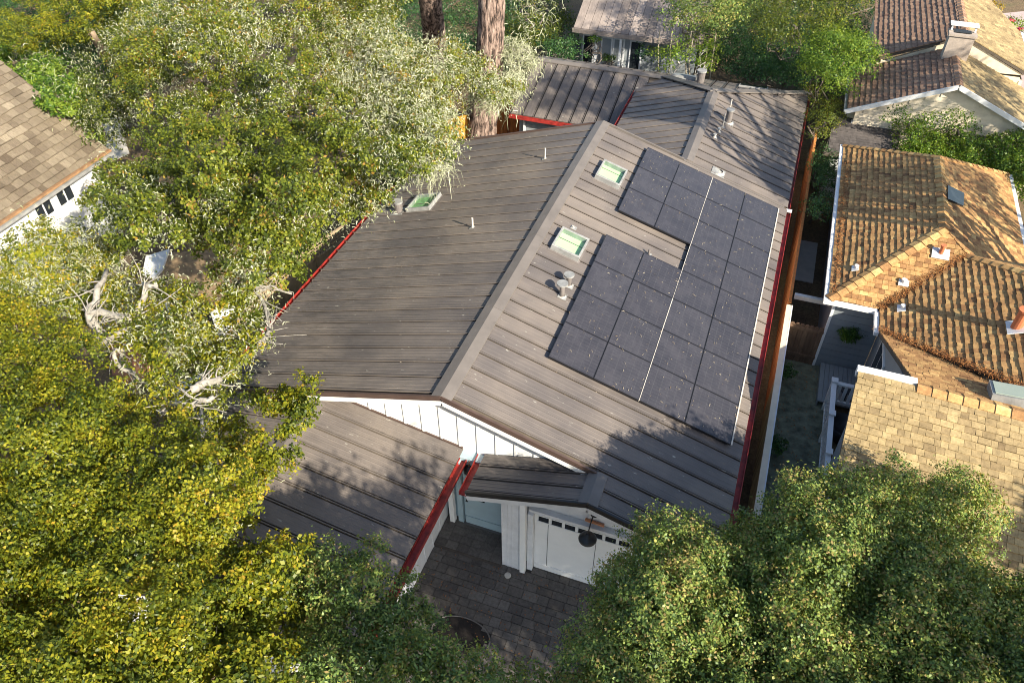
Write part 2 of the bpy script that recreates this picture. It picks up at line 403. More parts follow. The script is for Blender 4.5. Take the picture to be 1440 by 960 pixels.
def ridge_caps(p0, p1, na, nb, mat, root, step=0.3, wd=0.14, name="ridge_tile", th=0.02, seed=3, limit=999):
    rr = random.Random(seed); p0 = np.array(p0, float); p1 = np.array(p1, float); d = p1-p0; L = np.linalg.norm(d); d /= L
    na = np.array(na, float); nb = np.array(nb, float)
    def side(nn, other):
        s = np.cross(d, nn); s /= np.linalg.norm(s)
        if s@(other-nn*(nn@other)) > 0: s = s*-1
        return s
    # directions leading down each face away from the ridge
    sa = np.cross(d, na); sa /= np.linalg.norm(sa); sb = np.cross(d, nb); sb /= np.linalg.norm(sb)
    if sa[2] > 0 or (abs(sa[2]) < 1e-3 and sa@na > 0): sa = -sa
    if sb@sa > 0: sb = -sb
    k = 0; x = 0
    while x < L-0.05:
        a = p0+d*x; b = p0+d*min(L, x+step*1.08); h0 = 0.035; h1 = 0.035+th
        upn = (na+nb); upn /= np.linalg.norm(upn)
        w2 = wd*rr.uniform(0.92, 1.06)
        P = []
        for q, h in ((a, h1), (b, h0)):
            P += [q+sa*w2+na*h, q+upn*h*1.2, q+sb*w2+nb*h, q+sb*w2-nb*0.01, q+sa*w2-na*0.01]
        fs = [(0, 1, 6, 5), (1, 2, 7, 6), (2, 3, 8, 7), (4, 0, 5, 9), (0, 4, 3, 2, 1), (5, 6, 7, 8, 9)]
        build(MB().add(P, fs, min(1, max(0, rr.gauss(0.6, 0.22)))), name, mat, root)
        x += step

# ------------------------------------------------------------------ ground
g = MB(); g.add([(-400, -400, -0.02), (400, -400, -0.02), (400, 400, -0.02), (-400, 400, -0.02)], [(0, 1, 2, 3)]); structure(g, "ground", GROUND)

# ================================================================== MAIN HOUSE
SL = 0.3094; H = 4.36; kk = math.hypot(1, SL)
house = top("wooden_house", "long white board-walled house under brown standing-seam metal roofs edged with red gutters", "house", (0, 0.35, 0))
def rz(x, x0=0.0, z0=H, s=SL): return z0-s*abs(x-x0)
XL, XR, LB = -6.06, 6.14, 12.77
def slab(pts, th, name="roof_deck", mat=DECK, root=house, off=0.0):
    o, u, v, n, uv = plane_frame(pts); P = [np.array(p, float)+n*off for p in pts]
    return build(MB().prism(P, -n*th), name, mat, root)
# decks
slab([(0, 0, H), (XL, 0, rz(XL)), (XL, LB, rz(XL)), (0, LB, H)], 0.14)
slab([(0, 0, H), (3.41, 0, rz(3.41)), (XR, 0, rz(XR)), (XR, LB, rz(XR)), (0, LB, H)], 0.14)
slab([(3.41, -0.76, rz(3.41)), (XR, -0.76, rz(XR)), (XR, 0, rz(XR)), (3.41, 0, rz(3.41))], 0.14)
slab([(3.41, -0.76, rz(3.41)), (0.80, -0.76, rz(3.41)-SL*2.61), (0.80, 0.33, rz(3.41)-SL*2.61), (3.41, 0.33, rz(3.41))], 0.12, off=-0.01)
# metal roof pans: one mesh per strip, raised seam on one side, small stiffening ribs
PAN = {}
SEAMSHADE = simple('seam_shade', (0.028, 0.025, 0.023), 0.9)  # near-black colour painting the seam shadow into the grooves
def pan_mesh(L, W):
    key = (round(L, 3), round(W, 3))
    if key in PAN: return PAN[key]
    prof = [(0, 0.034), (0.0, 0.062), (0.020, 0.062), (0.024, 0.000), (0.060, 0.000), (0.062, 0.034)]
    for c in (0.26, 0.5, 0.74): prof += [(W*c-0.02, 0.034), (W*c, 0.0395), (W*c+0.02, 0.034)]
    prof += [(W-0.024, 0.034), (W-0.022, 0.0), (W, 0.0)]
    n = len(prof)
    V = [(0, y, z) for y, z in prof]+[(L, y, z) for y, z in prof]+[(L, 0, -0.01), (L, W, -0.01)]
    Fc = [(i, i+1, n+i+1, n+i) for i in range(n-1)]+[tuple([2*n]+list(range(n, 2*n))+[2*n+1])]
    me = bpy.data.meshes.new("roof_pan"); me.from_pydata(V, [], Fc); me.update(); me['shade_face'] = 3; PAN[key] = me; return me
def pans(root, start, across, down, n, count, W, length, mat, i0=0):
    """start: point on the ridge; length may be a function of strip index giving (offset, length)"""
    org = root_org(root)
    across = np.array(across, float); down = np.array(down, float); down /= np.linalg.norm(down); n = np.cross(down, across)
    if n[2] < 0: n = -n; flip = True
    for i in range(count):
        off, L = length(i) if callable(length) else (0.0, length)
        if L < 0.08: continue
        me = pan_mesh(L, W)
        p = np.array(start, float)+across*W*i+down*off-org+n*rng.uniform(0, 0.0015)
        o = put("roof_pan", me, None, root)
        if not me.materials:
            me.materials.append(mat); me.materials.append(SEAMSHADE)
            for fi in (2, 3, len(me.polygons)-2, len(me.polygons)-3): me.polygons[fi].material_index = 1  # groove faces on both sides of the seam get the painted shadow
        Mx = Matrix.Identity(4)
        for r in range(3): Mx[r][0] = down[r]; Mx[r][1] = across[r]; Mx[r][2] = n[r]; Mx[r][3] = p[r]
        o.matrix_local = Mx
W0 = 0.487
dR = (1, 0, -SL); dL = (-1, 0, -SL)
npan = 26
pans(house, (0, 0.10, H), (0, 1, 0), dR, 0, npan, W0, XR*kk, ROOFX)
pans(house, (0, 0.10, H), (0, 1, 0), dL, 0, npan, W0, -XL*kk+0.001, ROOFX)
# front extension of the right slope over the garage, and the small garage gable
pans(house, (3.41, -0.76, rz(3.41)), (0, 1, 0), dR, 0, 2, 0.428, (XR-3.41)*kk+0.002, ROOFX)
pans(house, (3.41, -0.76, rz(3.41)), (0, 1, 0), dL, 0, 3, 0.363, 2.61*kk, ROOFX)
def cap(root, p0, p1, wd, s, name="ridge_cap", mat=CAPM, axis='y', lift=0.085):
    p0 = np.array(p0, float); p1 = np.array(p1, float); d = p1-p0; d /= np.linalg.norm(d)
    sd = np.cross(d, (0, 0, 1)); sd /= np.linalg.norm(sd)
    P = []
    for q in (p0, p1):
        P += [q-sd*wd+np.array([0, 0, lift-s*wd-0.03]), q-sd*wd+np.array([0, 0, lift-s*wd]), q+np.array([0, 0, lift]), q+sd*wd+np.array([0, 0, lift-s*wd]), q+sd*wd+np.array([0, 0, lift-s*wd-0.03])]
    return build(MB().add(P, [(0, 1, 6, 5), (1, 2, 7, 6), (2, 3, 8, 7), (3, 4, 9, 8), (0, 4, 3, 2, 1), (5, 6, 7, 8, 9)]), name, mat, root)
for a, b in ((-0.02, 3.0), (3.0, 6.1), (6.1, 9.2), (9.2, 12.80)):
    cap(house, (0, a+0.004, H), (0, b, H), 0.225, SL, lift=0.085+(0.003 if a > 2 and a < 7 else 0))
cap(house, (3.41, -0.79, rz(3.41)), (3.41, 0.02, rz(3.41)), 0.2, SL)
# brown rake trim, white barge boards
def rake(root, p0, p1, ny=-1, trim=BROWNTRIM, board=WHITE, bh=0.16, name="barge_board"):
    p0 = np.array(p0, float); p1 = np.array(p1, float)
    build(MB().beam(p0+[0, ny*0.01, 0.015], p1+[0, ny*0.01, 0.015], 0.05, 0.13), "rake_trim", trim, root)
    if board: build(MB().beam(p0+[0, ny*-0.003, -0.05-bh/2], p1+[0, ny*-0.003, -0.05-bh/2], 0.04, bh), name, board, root)
rake(house, (0.0, 0, H-0.005), (XL, 0, rz(XL)-0.005)); rake(house, (0, 0, H-0.005), (3.36, 0, rz(3.36)-0.005))
rake(house, (3.41, -0.78, rz(3.41)-0.01), (0.78, -0.78, rz(3.41)-SL*2.63-0.01), trim=BLACK, board=WHITE2)
rake(house, (3.41, -0.78, rz(3.41)-0.01), (XR, -0.78, rz(XR)-0.01), trim=BLACK, board=WHITE2)
rake(house, (0.0, LB+0.02, H-0.005), (XL, LB+0.02, rz(XL)-0.005), 1); rake(house, (0.0, LB+0.02, H+0.005), (2.7, LB+0.02, rz(2.7)+0.005), 1, trim=CAPM, board=None)
build(MB().beam((2.7, LB+0.02, rz(2.7)+0.012), (XR-0.1, LB+0.02, rz(XR-0.1)+0.012), 0.09, 0.07), "rake_trim", CAPM, house)
# gutters: U channel along a line
def gutter(root, p0, p1, wd=0.13, ht=0.11, out=(1, 0, 0), clips=0.487, mat=RED, label=None):
    p0 = np.array(p0, float); p1 = np.array(p1, float); out = np.array(out, float); z = np.array([0, 0, 1.]); t = 0.014
    a = [np.zeros(3), z*-ht, out*wd-z*ht, out*wd, out*(wd-t), out*(wd-t)-z*(ht-t), out*t-z*(ht-t), out*t]
    P = [p0+q for q in a]+[p1+q for q in a]; n = 8
    f = [(i, (i+1) % n, n+(i+1) % n, n+i) for i in range(n)]+[(0, 1, 6, 7), (1, 2, 5, 6), (2, 3, 4, 5), (n, n+1, n+6, n+7), (n+1, n+2, n+5, n+6), (n+2, n+3, n+4, n+5)]
    go = build(MB().add(P, f), "gutter", mat, root, label=label)
    d = p1-p0; L = np.linalg.norm(d); d /= L
    build(MB().add([p0+out*t-z*(ht-t-0.012), p0+out*(wd-t)-z*(ht-t-0.012), p1+out*(wd-t)-z*(ht-t-0.012), p1+out*t-z*(ht-t-0.012)], [(0, 1, 2, 3)]), "gutter_bed", RED, go)
    if clips:
        for k in range(int(L/clips)):
            c = p0+d*(clips*(k+0.5)); build(MB().box(c+np.array([-0.007, -0.007, -0.01])+out*0, c+np.array([0.007, 0.007, 0.004])+out*wd), "gutter_strap", BROWNTRIM, go)
    return go
gutter(house, (XL-0.17, 0.95, rz(XL)-0.0), (XL-0.17, LB, rz(XL)-0.0), clips=0.487, wd=0.17)
gutter(house, (XR+0.005, -0.78, rz(XR)-0.03), (XR+0.005, 12.70, rz(XR)-0.03), clips=0.0, wd=0.14)
gutter(house, (XR-0.045, 12.74, rz(XR)-0.0), (XR-0.045, 21.4, rz(XR)-0.0), clips=0.0, wd=0.14)
boxp("gutter_joint", (XR-0.02, 12.66, rz(XR)-0.02), (XR+0.16, 12.78, rz(XR)+0.03), LEAD, house)
ge = rz(3.41)-SL*2.61
gutter(house, (0.62, -0.80, ge-0.0), (0.62, 0.30, ge-0.0), clips=0.0, wd=0.17)
# walls
def wall(name, a, b, mat=WHITE, root=house, **k): return boxp(name, a, b, mat, root, **k)
def gable_wall(root, x0, x1, y, th, zf, zb=0.0, mat=WHITE, name="gable_wall", apex=None):
    xs = [x0]+([apex] if apex is not None else [])+[x1]
    P = [(x0, y, zb)]+[(x1, y, zb)]+[(x, y, zf(x)) for x in reversed(xs)]
    return build(MB().prism(P, (0, th, 0)), name, mat, root)
gable_wall(house, -5.75, 5.85, 0.34, 0.14, lambda x: rz(x)-0.16, apex=0.0)
gable_wall(house, -5.75, 5.85, 12.3, 0.14, lambda x: rz(x)-0.16, apex=0.0)
wall("side_wall", (-5.75, 0.49, 0), (-5.61, 12.29, 2.42)); wall("side_wall", (5.71, 0.49, 0), (5.85, 20.6, 2.40))
x = -2.9
while x < 3.2:
    zt = rz(x)-0.17; boxp("wall_batten", (x-0.022, 0.318, 0.1), (x+0.022, 0.339, zt), WHITE, house); x += 0.44
# garage block
GY = -0.56
gable_wall(house, 1.62, 5.85, -0.42, 0.12, lambda x: rz(3.41)-SL*abs(x-3.41)-0.14, apex=3.41, mat=WHITE2, name="garage_wall", zb=0.0)
wall("garage_side_wall", (1.62, -0.29, 0), (1.74, 0.33, 2.55), WHITE2); wall("garage_side_wall", (5.73, -0.30, 0), (5.85, 0.33, 2.3), WHITE2)
# wall stub left of the garage door with corner boards
wall("pier", (1.55, -0.70, 0), (2.04, -0.43, 2.60), WHITE2)
for xx in (1.56, 1.68, 1.80, 1.93): boxp("wall_batten", (xx-0.012, -0.715, 0.02), (xx+0.012, -0.70, 2.58), WHITE2, house)
boxp("corner_post", (1.99, -0.76, 0), (2.11, -0.64, 2.62), WHITE, house)
for xx in (2.5, 2.95, 3.4, 3.85, 4.3, 4.75): boxp("wall_batten", (xx-0.015, -0.44, 2.14), (xx+0.015, -0.421, rz(3.41)-SL*abs(xx-3.41)-0.16), WHITE2, house)
# door jamb and lintel
boxp("door_jamb", (2.115, -0.62, 0), (2.24, -0.43, 2.16), WHITE2, house)
boxp("lintel", (2.115, -0.56, 2.165), (5.1, -0.43, 2.25), WHITE2, house)
gd = boxp("garage_door", (2.245, -0.50, 0.01), (5.0, -0.445, 2.16), WHITE, house)
for i in range(9):
    xa = 2.33+i*0.295
    boxp("window_pane", (xa, -0.512, 1.88), (xa+0.225, -0.502, 2.06), DARKGLASS, gd)
    for (a, b) in (((xa-0.02, -0.522, 1.855), (xa+0.245, -0.503, 1.878)), ((xa-0.02, -0.522, 2.062), (xa+0.245, -0.503, 2.085))):
        boxp("window_bar", a, b, WHITE, gd)
for xx in (2.55, 3.62, 4.7): boxp("board_joint", (xx-0.006, -0.506, 0.03), (xx+0.006, -0.501, 1.84), GROOVE, gd)
boxp("bottom_rail", (2.25, -0.515, 0.012), (4.99, -0.501, 0.20), WHITE, gd)
# barn lamp over the garage door
lx, ly, lz = 3.50, -0.80, 2.30
lamp = top("barn_lamp", "round black barn lamp on a curved arm above the garage door", "lamp", (lx, -0.43, 2.62))
def lathe(prof, c, sides=24):
    vs = []; fs = []
    for r, z in prof:
        for k in range(sides):
            th = 2*math.pi*k/sides; vs.append((c[0]+r*math.cos(th), c[1]+r*math.sin(th), c[2]+z))
    for i in range(len(prof)-1):
        for k in range(sides): fs.append((i*sides+k, i*sides+(k+1) % sides, (i+1)*sides+(k+1) % sides, (i+1)*sides+k))
    return vs, fs
v_, f_ = lathe([(0.185, -0.02), (0.19, 0.0), (0.175, 0.03), (0.12, 0.075), (0.06, 0.10), (0.045, 0.16), (0.0, 0.165)], (lx, ly-0.08, lz+0.02))
build(MB().add(v_, f_), "lamp_shade", BLACK, lamp, smooth=True)
build(MB().tube([(lx, -0.42, 2.55), (lx+0.0, -0.55, 2.66), (lx, -0.74, 2.66), (lx, -0.86, 2.56), (lx, -0.88, 2.46)], 0.014, 8), "lamp_arm", BLACK, lamp, smooth=True)
build(MB().tube([(lx, -0.43, 2.55), (lx, -0.455, 2.55)], 0.07, 16), "wall_plate", BLACK, lamp)
build(MB().beam((lx-0.17, -0.47, 2.36), (lx+0.24, -0.47, 2.33), 0.05, 0.05), "copper_bracket", COPPER, lamp)
# entry door (pale teal) and recess
wall("entry_wall", (-0.14, 0.10, 0), (1.61, 0.33, 2.45), TEAL)
ed = boxp("entry_door", (0.34, 0.02, 0.14), (1.30, 0.09, 2.12), TEAL, house)
boxp("kick_board", (0.36, -0.005, 0.16), (1.28, 0.018, 0.42), TEAL, ed)
boxp("door_pane", (0.48, 0.0, 1.15), (0.86, 0.018, 1.95), DARKGLASS, ed)
build(MB().tube([(0.42, 0.0, 1.1), (0.42, -0.06, 1.1), (0.47, -0.06, 1.1)], 0.015, 6), "door_handle", BLACK, ed)
boxp("door_post", (-0.02, -0.10, 0), (0.10, 0.02, 2.45), WHITE, house); boxp("door_post", (0.17, -0.02, 0), (0.30, 0.095, 2.4), TEAL, house)
boxp("threshold", (0.30, -0.05, 0), (1.34, 0.095, 0.135), GROOVE, house)
# entry lantern in the gap between the two gutters
lan = top("entry_lantern", "small dark dome lantern hanging between the two short red gutters", "lantern", (0.50, 0.18, 2.5))
v_, f_ = lathe([(0.13, -0.12), (0.13, -0.03), (0.10, 0.03), (0.0, 0.06)], (0.50, 0.05, 2.22), 16)
build(MB().add(v_, f_), "lantern_dome", BLACK, lan, smooth=True)
build(MB().tube([(0.50, 0.05, 2.28), (0.50, 0.05, 2.40), (0.50, 0.16, 2.42)], 0.012, 6), "lantern_hook", RUST, lan)
# front-left wing
WX, WZ, WS = -3.15, 3.10, 0.19
wz = lambda x: WZ-WS*abs(x-WX)
kw = math.hypot(1, WS)
WY = -5.2
slab([(WX, WY, WZ), (0.26, WY, wz(0.26)), (0.26, 0.335, wz(0.26)), (WX, 0.335, WZ)], 0.12)
slab([(WX, WY, WZ), (-6.5, WY, wz(-6.5)), (-6.5, 0.335, wz(-6.5)), (WX, 0.335, WZ)], 0.12)
pans(house, (WX, 0.33-11*0.5, WZ), (0, 1, 0), (1, 0, -WS), 0, 11, 0.5, 3.41*kw, ROOFX)
pans(house, (WX, 0.33-11*0.5, WZ), (0, 1, 0), (-1, 0, -WS), 0, 11, 0.5, 3.35*kw, ROOFX)
cap(house, (WX, WY, WZ), (WX, -0.02, WZ), 0.2, WS)
gutter(house, (0.262, WY, wz(0.26)-0.02), (0.262, 0.32, wz(0.26)-0.02), clips=0.0, wd=0.17)
build(MB().beam((-0.3, 0.325, wz(-0.3)+0.05), (0.25, 0.325, wz(0.25)+0.05), 0.03, 0.05), "flashing", BROWNTRIM, house)
build(MB().beam((-2.8, 0.325, wz(-2.8)+0.05), (-0.3, 0.325, wz(-0.3)+0.05), 0.03, 0.05), "flashing", BROWNTRIM, house)
wall("wing_wall", (-0.27, WY+0.3, 0), (-0.15, 0.09, 2.40), WHITE2)
for yy in np.arange(-4.6, 0.0, 0.42): boxp("wall_batten", (-0.149, yy-0.015, 0.02), (-0.134, yy+0.015, 2.38), WHITE2, house)
wall("wing_wall", (-6.1, WY+0.3, 0), (-5.98, 0.33, 2.36), WHITE); wall("wing_wall", (-5.97, WY+0.3, 0), (-0.28, WY+0.42, 2.36), WHITE)

# rear block: hip roof with cross wing
RX, RZ, RY = 2.80, H-SL*2.80, 18.16
rwz = lambda x: RZ-SL*abs(x-RX)
YN = 21.5; WXR = -0.25
slab([(RX, LB+0.05, RZ), (XR, LB+0.05, rz(XR)), (XR, YN, rz(XR)), (RX, RY, RZ)], 0.13)
hy = RY+(RX-WXR)
HZ = RZ-SL*(20.33-RY); hx = RX-(20.33-RY)
slab([(RX, LB+0.05, RZ), (WXR, LB+0.05, rwz(WXR)), (WXR, 20.33, rwz(WXR)), (hx, 20.33, HZ), (RX, RY, RZ)], 0.13)
slab([(RX, RY, RZ), (XR, YN, RZ-SL*(YN-RY)), (-4.8, YN, RZ-SL*(YN-RY)), (-4.8, 20.33, HZ), (hx, 20.33, HZ)], 0.13, off=-0.004)
CG = 17.2
slab([(-4.8, 20.33, HZ), (hx, 20.33, HZ), (WXR+0.2, 20.33-(hx-WXR)*0.6, HZ-SL*(hx-WXR)*0.6), (WXR+0.2, CG, HZ-SL*(20.33-CG)), (-4.8, CG, HZ-SL*(20.33-CG))], 0.13, off=-0.006)
ne = 17
def lenR(i):
    y = LB+0.06+W0*(i+0.5); off = max(0, y-RY); return (off*kk, (XR-RX)*kk-off*kk)
pans(house, (RX, LB+0.06, RZ), (0, 1, 0), dR, 0, 18, W0, lenR, ROOFX)
def lenL(i):
    y = LB+0.06+W0*(i+0.5); off = max(0, y-RY); return (off*kk, (RX-WXR)*kk-off*kk)
pans(house, (RX, LB+0.06, RZ), (0, 1, 0), dL, 0, 15, W0, lenL, ROOFX)
def lenN(i):
    x = -4.8+W0*(i+0.5)
    off = (20.33-RY) if x < hx else abs(x-RX)
    return (off*kk, (YN-RY-off)*kk)
pans(house, (-4.8, RY, RZ), (1, 0, 0), (0, 1, -SL), 0, 22, W0, lenN, ROOFY)
def lenC(i):
    return (0, (20.33-CG)*kk)
pans(house, (-4.8, 20.33, HZ), (1, 0, 0), (0, -1, -SL), 0, 10, W0, lenC, ROOFY)
cap(house, (RX, LB+0.08, RZ), (RX, RY, RZ), 0.2, SL)
cap(house, (-4.82, 20.33, HZ), (hx, 20.33, HZ), 0.18, SL)
def hip(root, p0, p1, wd=0.16):
    p0 = np.array(p0, float); p1 = np.array(p1, float)
    build(MB().beam(p0+[0, 0, 0.075], p1+[0, 0, 0.075], wd*2, 0.035), "hip_cap", CAPM, root)
hip(house, (RX, RY, RZ), (hx, 20.33, HZ)); hip(house, (RX, RY, RZ), (XR, YN, RZ-SL*(YN-RY)))
gutter(house, (WXR-0.13, LB+0.3, rwz(WXR)-0.01), (WXR-0.13, 19.6, rwz(WXR)-0.01), clips=0.487)
cgz = HZ-SL*(20.33-CG)
gutter(house, (-4.8, CG-0.005, cgz-0.01), (-0.5, CG-0.005, cgz-0.01), out=(0, -1, 0), clips=0.0)
rake(house, (-4.82, 20.33, HZ), (-4.82, CG, cgz), board=None) if False else None
wall("rear_wall", (-4.5, CG+0.3, 0), (-0.1, CG+0.42, cgz-0.02), GREYP); wall("rear_wall", (-4.5, CG+0.43, 0), (-4.38, 21.1, cgz), GREYP)
wall("rear_wall", (-0.1, LB, 0), (0.02, 20.3, 2.3), WHITE2); wall("rear_wall", (-4.37, 21.1, 0), (5.7, 21.22, 2.25), WHITE2)
boxp("downpipe", (-4.3, CG+0.18, 0), (-4.22, CG+0.26, cgz-0.05), WHITE2, house)
# roof furniture
def skylight(p4, hgt, lining, root=house, lab=None, plane='R'):
    """p4: four corners on the roof, counter-clockwise"""
    P = [np.array(p, float) for p in p4]; n = np.array([SL if plane == 'R' else -SL, 0, 1]); n /= np.linalg.norm(n); c = sum(P)/4
    inn = [c+(p-c)*0.85 for p in P]
    mb = MB()
    O0 = [p-n*0.02 for p in P]; O1 = [p+n*hgt for p in P]; I1 = [p+n*hgt for p in inn]; I0 = [p+n*0.01 for p in inn]
    V = O0+O1+I1+I0
    Fq = []
    for i in range(4):
        j = (i+1) % 4
        Fq += [(i, j, 4+j, 4+i), (4+i, 4+j, 8+j, 8+i), (8+i, 8+j, 12+j, 12+i)]
    s = build(mb.add(V, Fq), "skylight", GREYMETAL, root, label=lab); bevel(s, 0.008)
    build(MB().add([p+n*0.052 for p in inn], [(0, 1, 2, 3)]), "shaft_lining", lining, s)
    build(MB().add([c+(p-c)*1.005+n*(hgt-0.02) for p in inn], [(0, 1, 2, 3)]), "glass_pane", SKYG, s)
    fl = [c+(p-c)*1.12+n*0.044 for p in P]
    build(MB().prism(fl, n*0.004), "skylight_flashing", PIPEM, s)
RPz = lambda x, y: (x, y, rz(x))
skylight([RPz(0.44, 5.85), RPz(1.20, 5.85), RPz(1.22, 6.75), RPz(0.46, 6.75)], 0.20, MINT, lab="square skylight with pale mint glass beside the two vent pipes")
skylight([RPz(0.56, 9.65), RPz(1.31, 9.65), RPz(1.32, 10.6), RPz(0.57, 10.6)], 0.20, MINT, lab="square skylight with pale mint glass nearest the far end of the ridge")
skylight([RPz(-4.76, 7.95), RPz(-3.95, 7.95), RPz(-3.95, 8.85), RPz(-4.76, 8.85)], 0.16, MINTD, plane='L', lab="square skylight with mossy green glass near the left gutter")
def vent(x, y, h, r, capr=None, x0=0.0, z0=H, mat=PIPEM, capm=GREYMETAL, lab=None, base=0.09, capth=0.03, name="vent_pipe"):
    z = z0-SL*abs(x-x0); s = SL if x > x0 else -SL
    v = build(MB().tube([(x, y, z-0.05), (x, y, z+h)], r, 14), name, mat, house, label=lab, smooth=False)
    if capr:
        build(MB().tube([(x, y, z+h-0.01), (x, y, z+h+capth)], capr, 18), "vent_cap", capm, v)
    n = np.array([s, 0, 1]); n /= np.linalg.norm(n); u = np.array([1, 0, -s]); u /= np.linalg.norm(u); b = max(base, r*1.7)
    build(MB().obox(np.array([x, y, z])+n*0.05, (u, (0, 1, 0), n), (b, b, 0.006)), "vent_flashing", GREYMETAL, v)
    build(MB().tube([(x, y, z-0.02), (x, y, z+0.08)], [r*1.7, r*1.25], 14, cap=False), "vent_boot", PALEMETAL, v)
vent(1.24, 4.41, 0.42, 0.065, 0.14, lab="capped vent pipe nearest the camera"); vent(1.27, 4.88, 0.36, 0.065, 0.13)
vent(-2.07, 6.75, 0.36, 0.028, base=0.065, mat=PALEMETAL); vent(-1.22, 13.23*0.8, 0.40, 0.025, base=0.065, mat=PALEMETAL)
vent(-5.08, 8.05, 0.38, 0.13, 0.15, lab="wide round vent pipe beside the green skylight", capth=0.05)
vent(2.77, 7.45, 0.22, 0.028, base=0.065); vent(0.72, 7.08, 0.10, 0.03, base=0.08, mat=PALEMETAL); vent(1.93, 7.17, 0.12, 0.03, base=0.08, mat=PALEMETAL)
vent(3.81, 12.98, 0.05, 0.13, base=0.06, mat=PALEMETAL)
for x_, y_, h_, r_, c_ in ((3.50, 15.9, 0.55, 0.02, None), (3.62, 16.4, 0.5, 0.11, 0.14), (3.43, 15.45, 0.16, 0.04, 0.06), (3.36, 15.0, 0.14, 0.04, 0.06), (3.55, 17.2, 0.5, 0.02, None)):
    vent(x_, y_, h_, r_, c_, mat=PALEMETAL if r_ < 0.05 else PIPEM, base=0.06)
def nvent(x, y, w_, d_, h_, mat):
    z = RZ-SL*(y-RY); n = np.array([0, SL, 1]); n /= np.linalg.norm(n); u = np.array([0, 1, -SL]); u /= np.linalg.norm(u)
    s = build(MB().obox(np.array([x, y, z])+n*h_/2, ((1, 0, 0), u, n), (w_/2, d_/2, h_/2)), "skylight", GREYMETAL, house)
    build(MB().obox(np.array([x, y, z])+n*(h_+0.006), ((1, 0, 0), u, n), (w_/2-0.05, d_/2-0.05, 0.004)), "glass_pane", mat, s)
nvent(1.35, 20.7, 0.95, 0.7, 0.16, GREYP); nvent(4.05, 20.9, 1.1, 0.6, 0.10, DARKGLASS)
c_ = build(MB().tube([(2.05, 20.2, 2.7), (2.05, 20.2, 3.35)], 0.15, 16), "chimney_pipe", PIPEM, house)
build(MB().tube([(2.05, 20.2, 3.33), (2.05, 20.2, 3.39)], 0.19, 16), "chimney_cap", GREYMETAL, c_)

# ================================================================== SOLAR PANELS
T0, Y0, DC, DR = 1.6134, 2.2584, 1.12, 1.2621
nR = np.array([SL, 0, 1])/kk; uR = np.array([1, 0, -SL])/kk; vR = np.array([0, 1., 0])
mf = MB(); hw, hd = DC/2-0.005, DR/2-0.006
mf.box((-hw, -hd, -0.035), (hw, -hd+0.012, 0.004)); mf.box((-hw, hd-0.012, -0.035), (hw, hd, 0.004)); mf.box((-hw, -hd+0.012, -0.035), (-hw+0.012, hd-0.012, 0.004)); mf.box((hw-0.012, -hd+0.012, -0.035), (hw, hd-0.012, 0.004))
frame_me = mf.mesh("panel_frame"); frame_me.materials.append(FRAMEB)
glass_me = MB().box((-hw+0.012, -hd+0.012, -0.03), (hw-0.012, hd-0.012, 0.0)).mesh("panel_glass"); glass_me.materials.append(PGLASS)
ords = ["lowest", "second lowest", "third lowest", "fourth", "fourth highest", "third highest", "second highest", "highest"]
cells = [(i, j, "near left block", ["left", "right"][i], ["front", "second", "third", "back"][j]) for i in (0, 1) for j in range(4)]
cells += [(i, j, "far left block", ["left", "right"][i], ["front", "middle", "back"][j-5]) for i in (0, 1) for j in (5, 6, 7)]
cells += [(i, j, "long right block", ["left", "right"][i-2], ["front", "second", "third", "fourth", "fifth", "sixth", "seventh", "back"][j]) for i in (2, 3) for j in range(8)]
for i, j, blk, sd, rw in cells:
    t = T0+(i+0.5)*DC; y = Y0+(j+0.5)*DR
    p = uR*t+np.array([0, y, H])+nR*(0.155+rng.uniform(0, 0.002))
    o = top("solar_panel", f"black solar panel in the {sd} column, {rw} row of the {blk}", "solar panel", tuple(p), "solar panels on the right roof slope")
    Mx = Matrix.Identity(4)
    for r in range(3): Mx[r][0] = uR[r]; Mx[r][1] = vR[r]; Mx[r][2] = nR[r]; Mx[r][3] = p[r]
    o.matrix_world = Mx
    for nm, me in (("frame", frame_me), ("glass", glass_me)):
        c = put(nm, me, None, o)
railn = 0
def rail(t, y0, y1, lab, mat=PALEMETAL, lift=0.152, wd=0.03):
    b = uR*t+np.array([0, 0, H])+nR*lift
    o = build(MB().beam(b+[0, y0, 0], b+[0, y1, 0], wd, 0.03, upv=nR), "panel_edge_rail", mat); tag(o, lab, "rail")
rail(T0+2*DC, Y0, Y0+8*DR, "pale metal rail running between the left and right blocks of solar panels", wd=0.018, lift=0.145)
rail(T0+4*DC+0.015, Y0, Y0+8*DR, "pale metal rail along the outer right edge of the solar panels")
def strut(t0, t1, y, lab):
    b = np.array([0, y, H])
    o = build(MB().beam(b+uR*t0+nR*0.075, b+uR*t1+nR*0.075, 0.04, 0.07, upv=nR), "mounting_rail", FRAMEB); tag(o, lab, "rail", "rails under the solar panels")
for j in range(8):
    a, b = (0, 4) if j != 4 else (2, 4)
    for q in (0.07, 0.93):
        strut(T0+a*DC+0.05, T0+b*DC-0.05, Y0+(j+q)*DR, f"black mounting rail under the {['front', 'far'][q > 0.5]} edge of the {['front', 'second', 'third', 'fourth', 'fifth', 'sixth', 'seventh', 'back'][j]} row of solar panels")

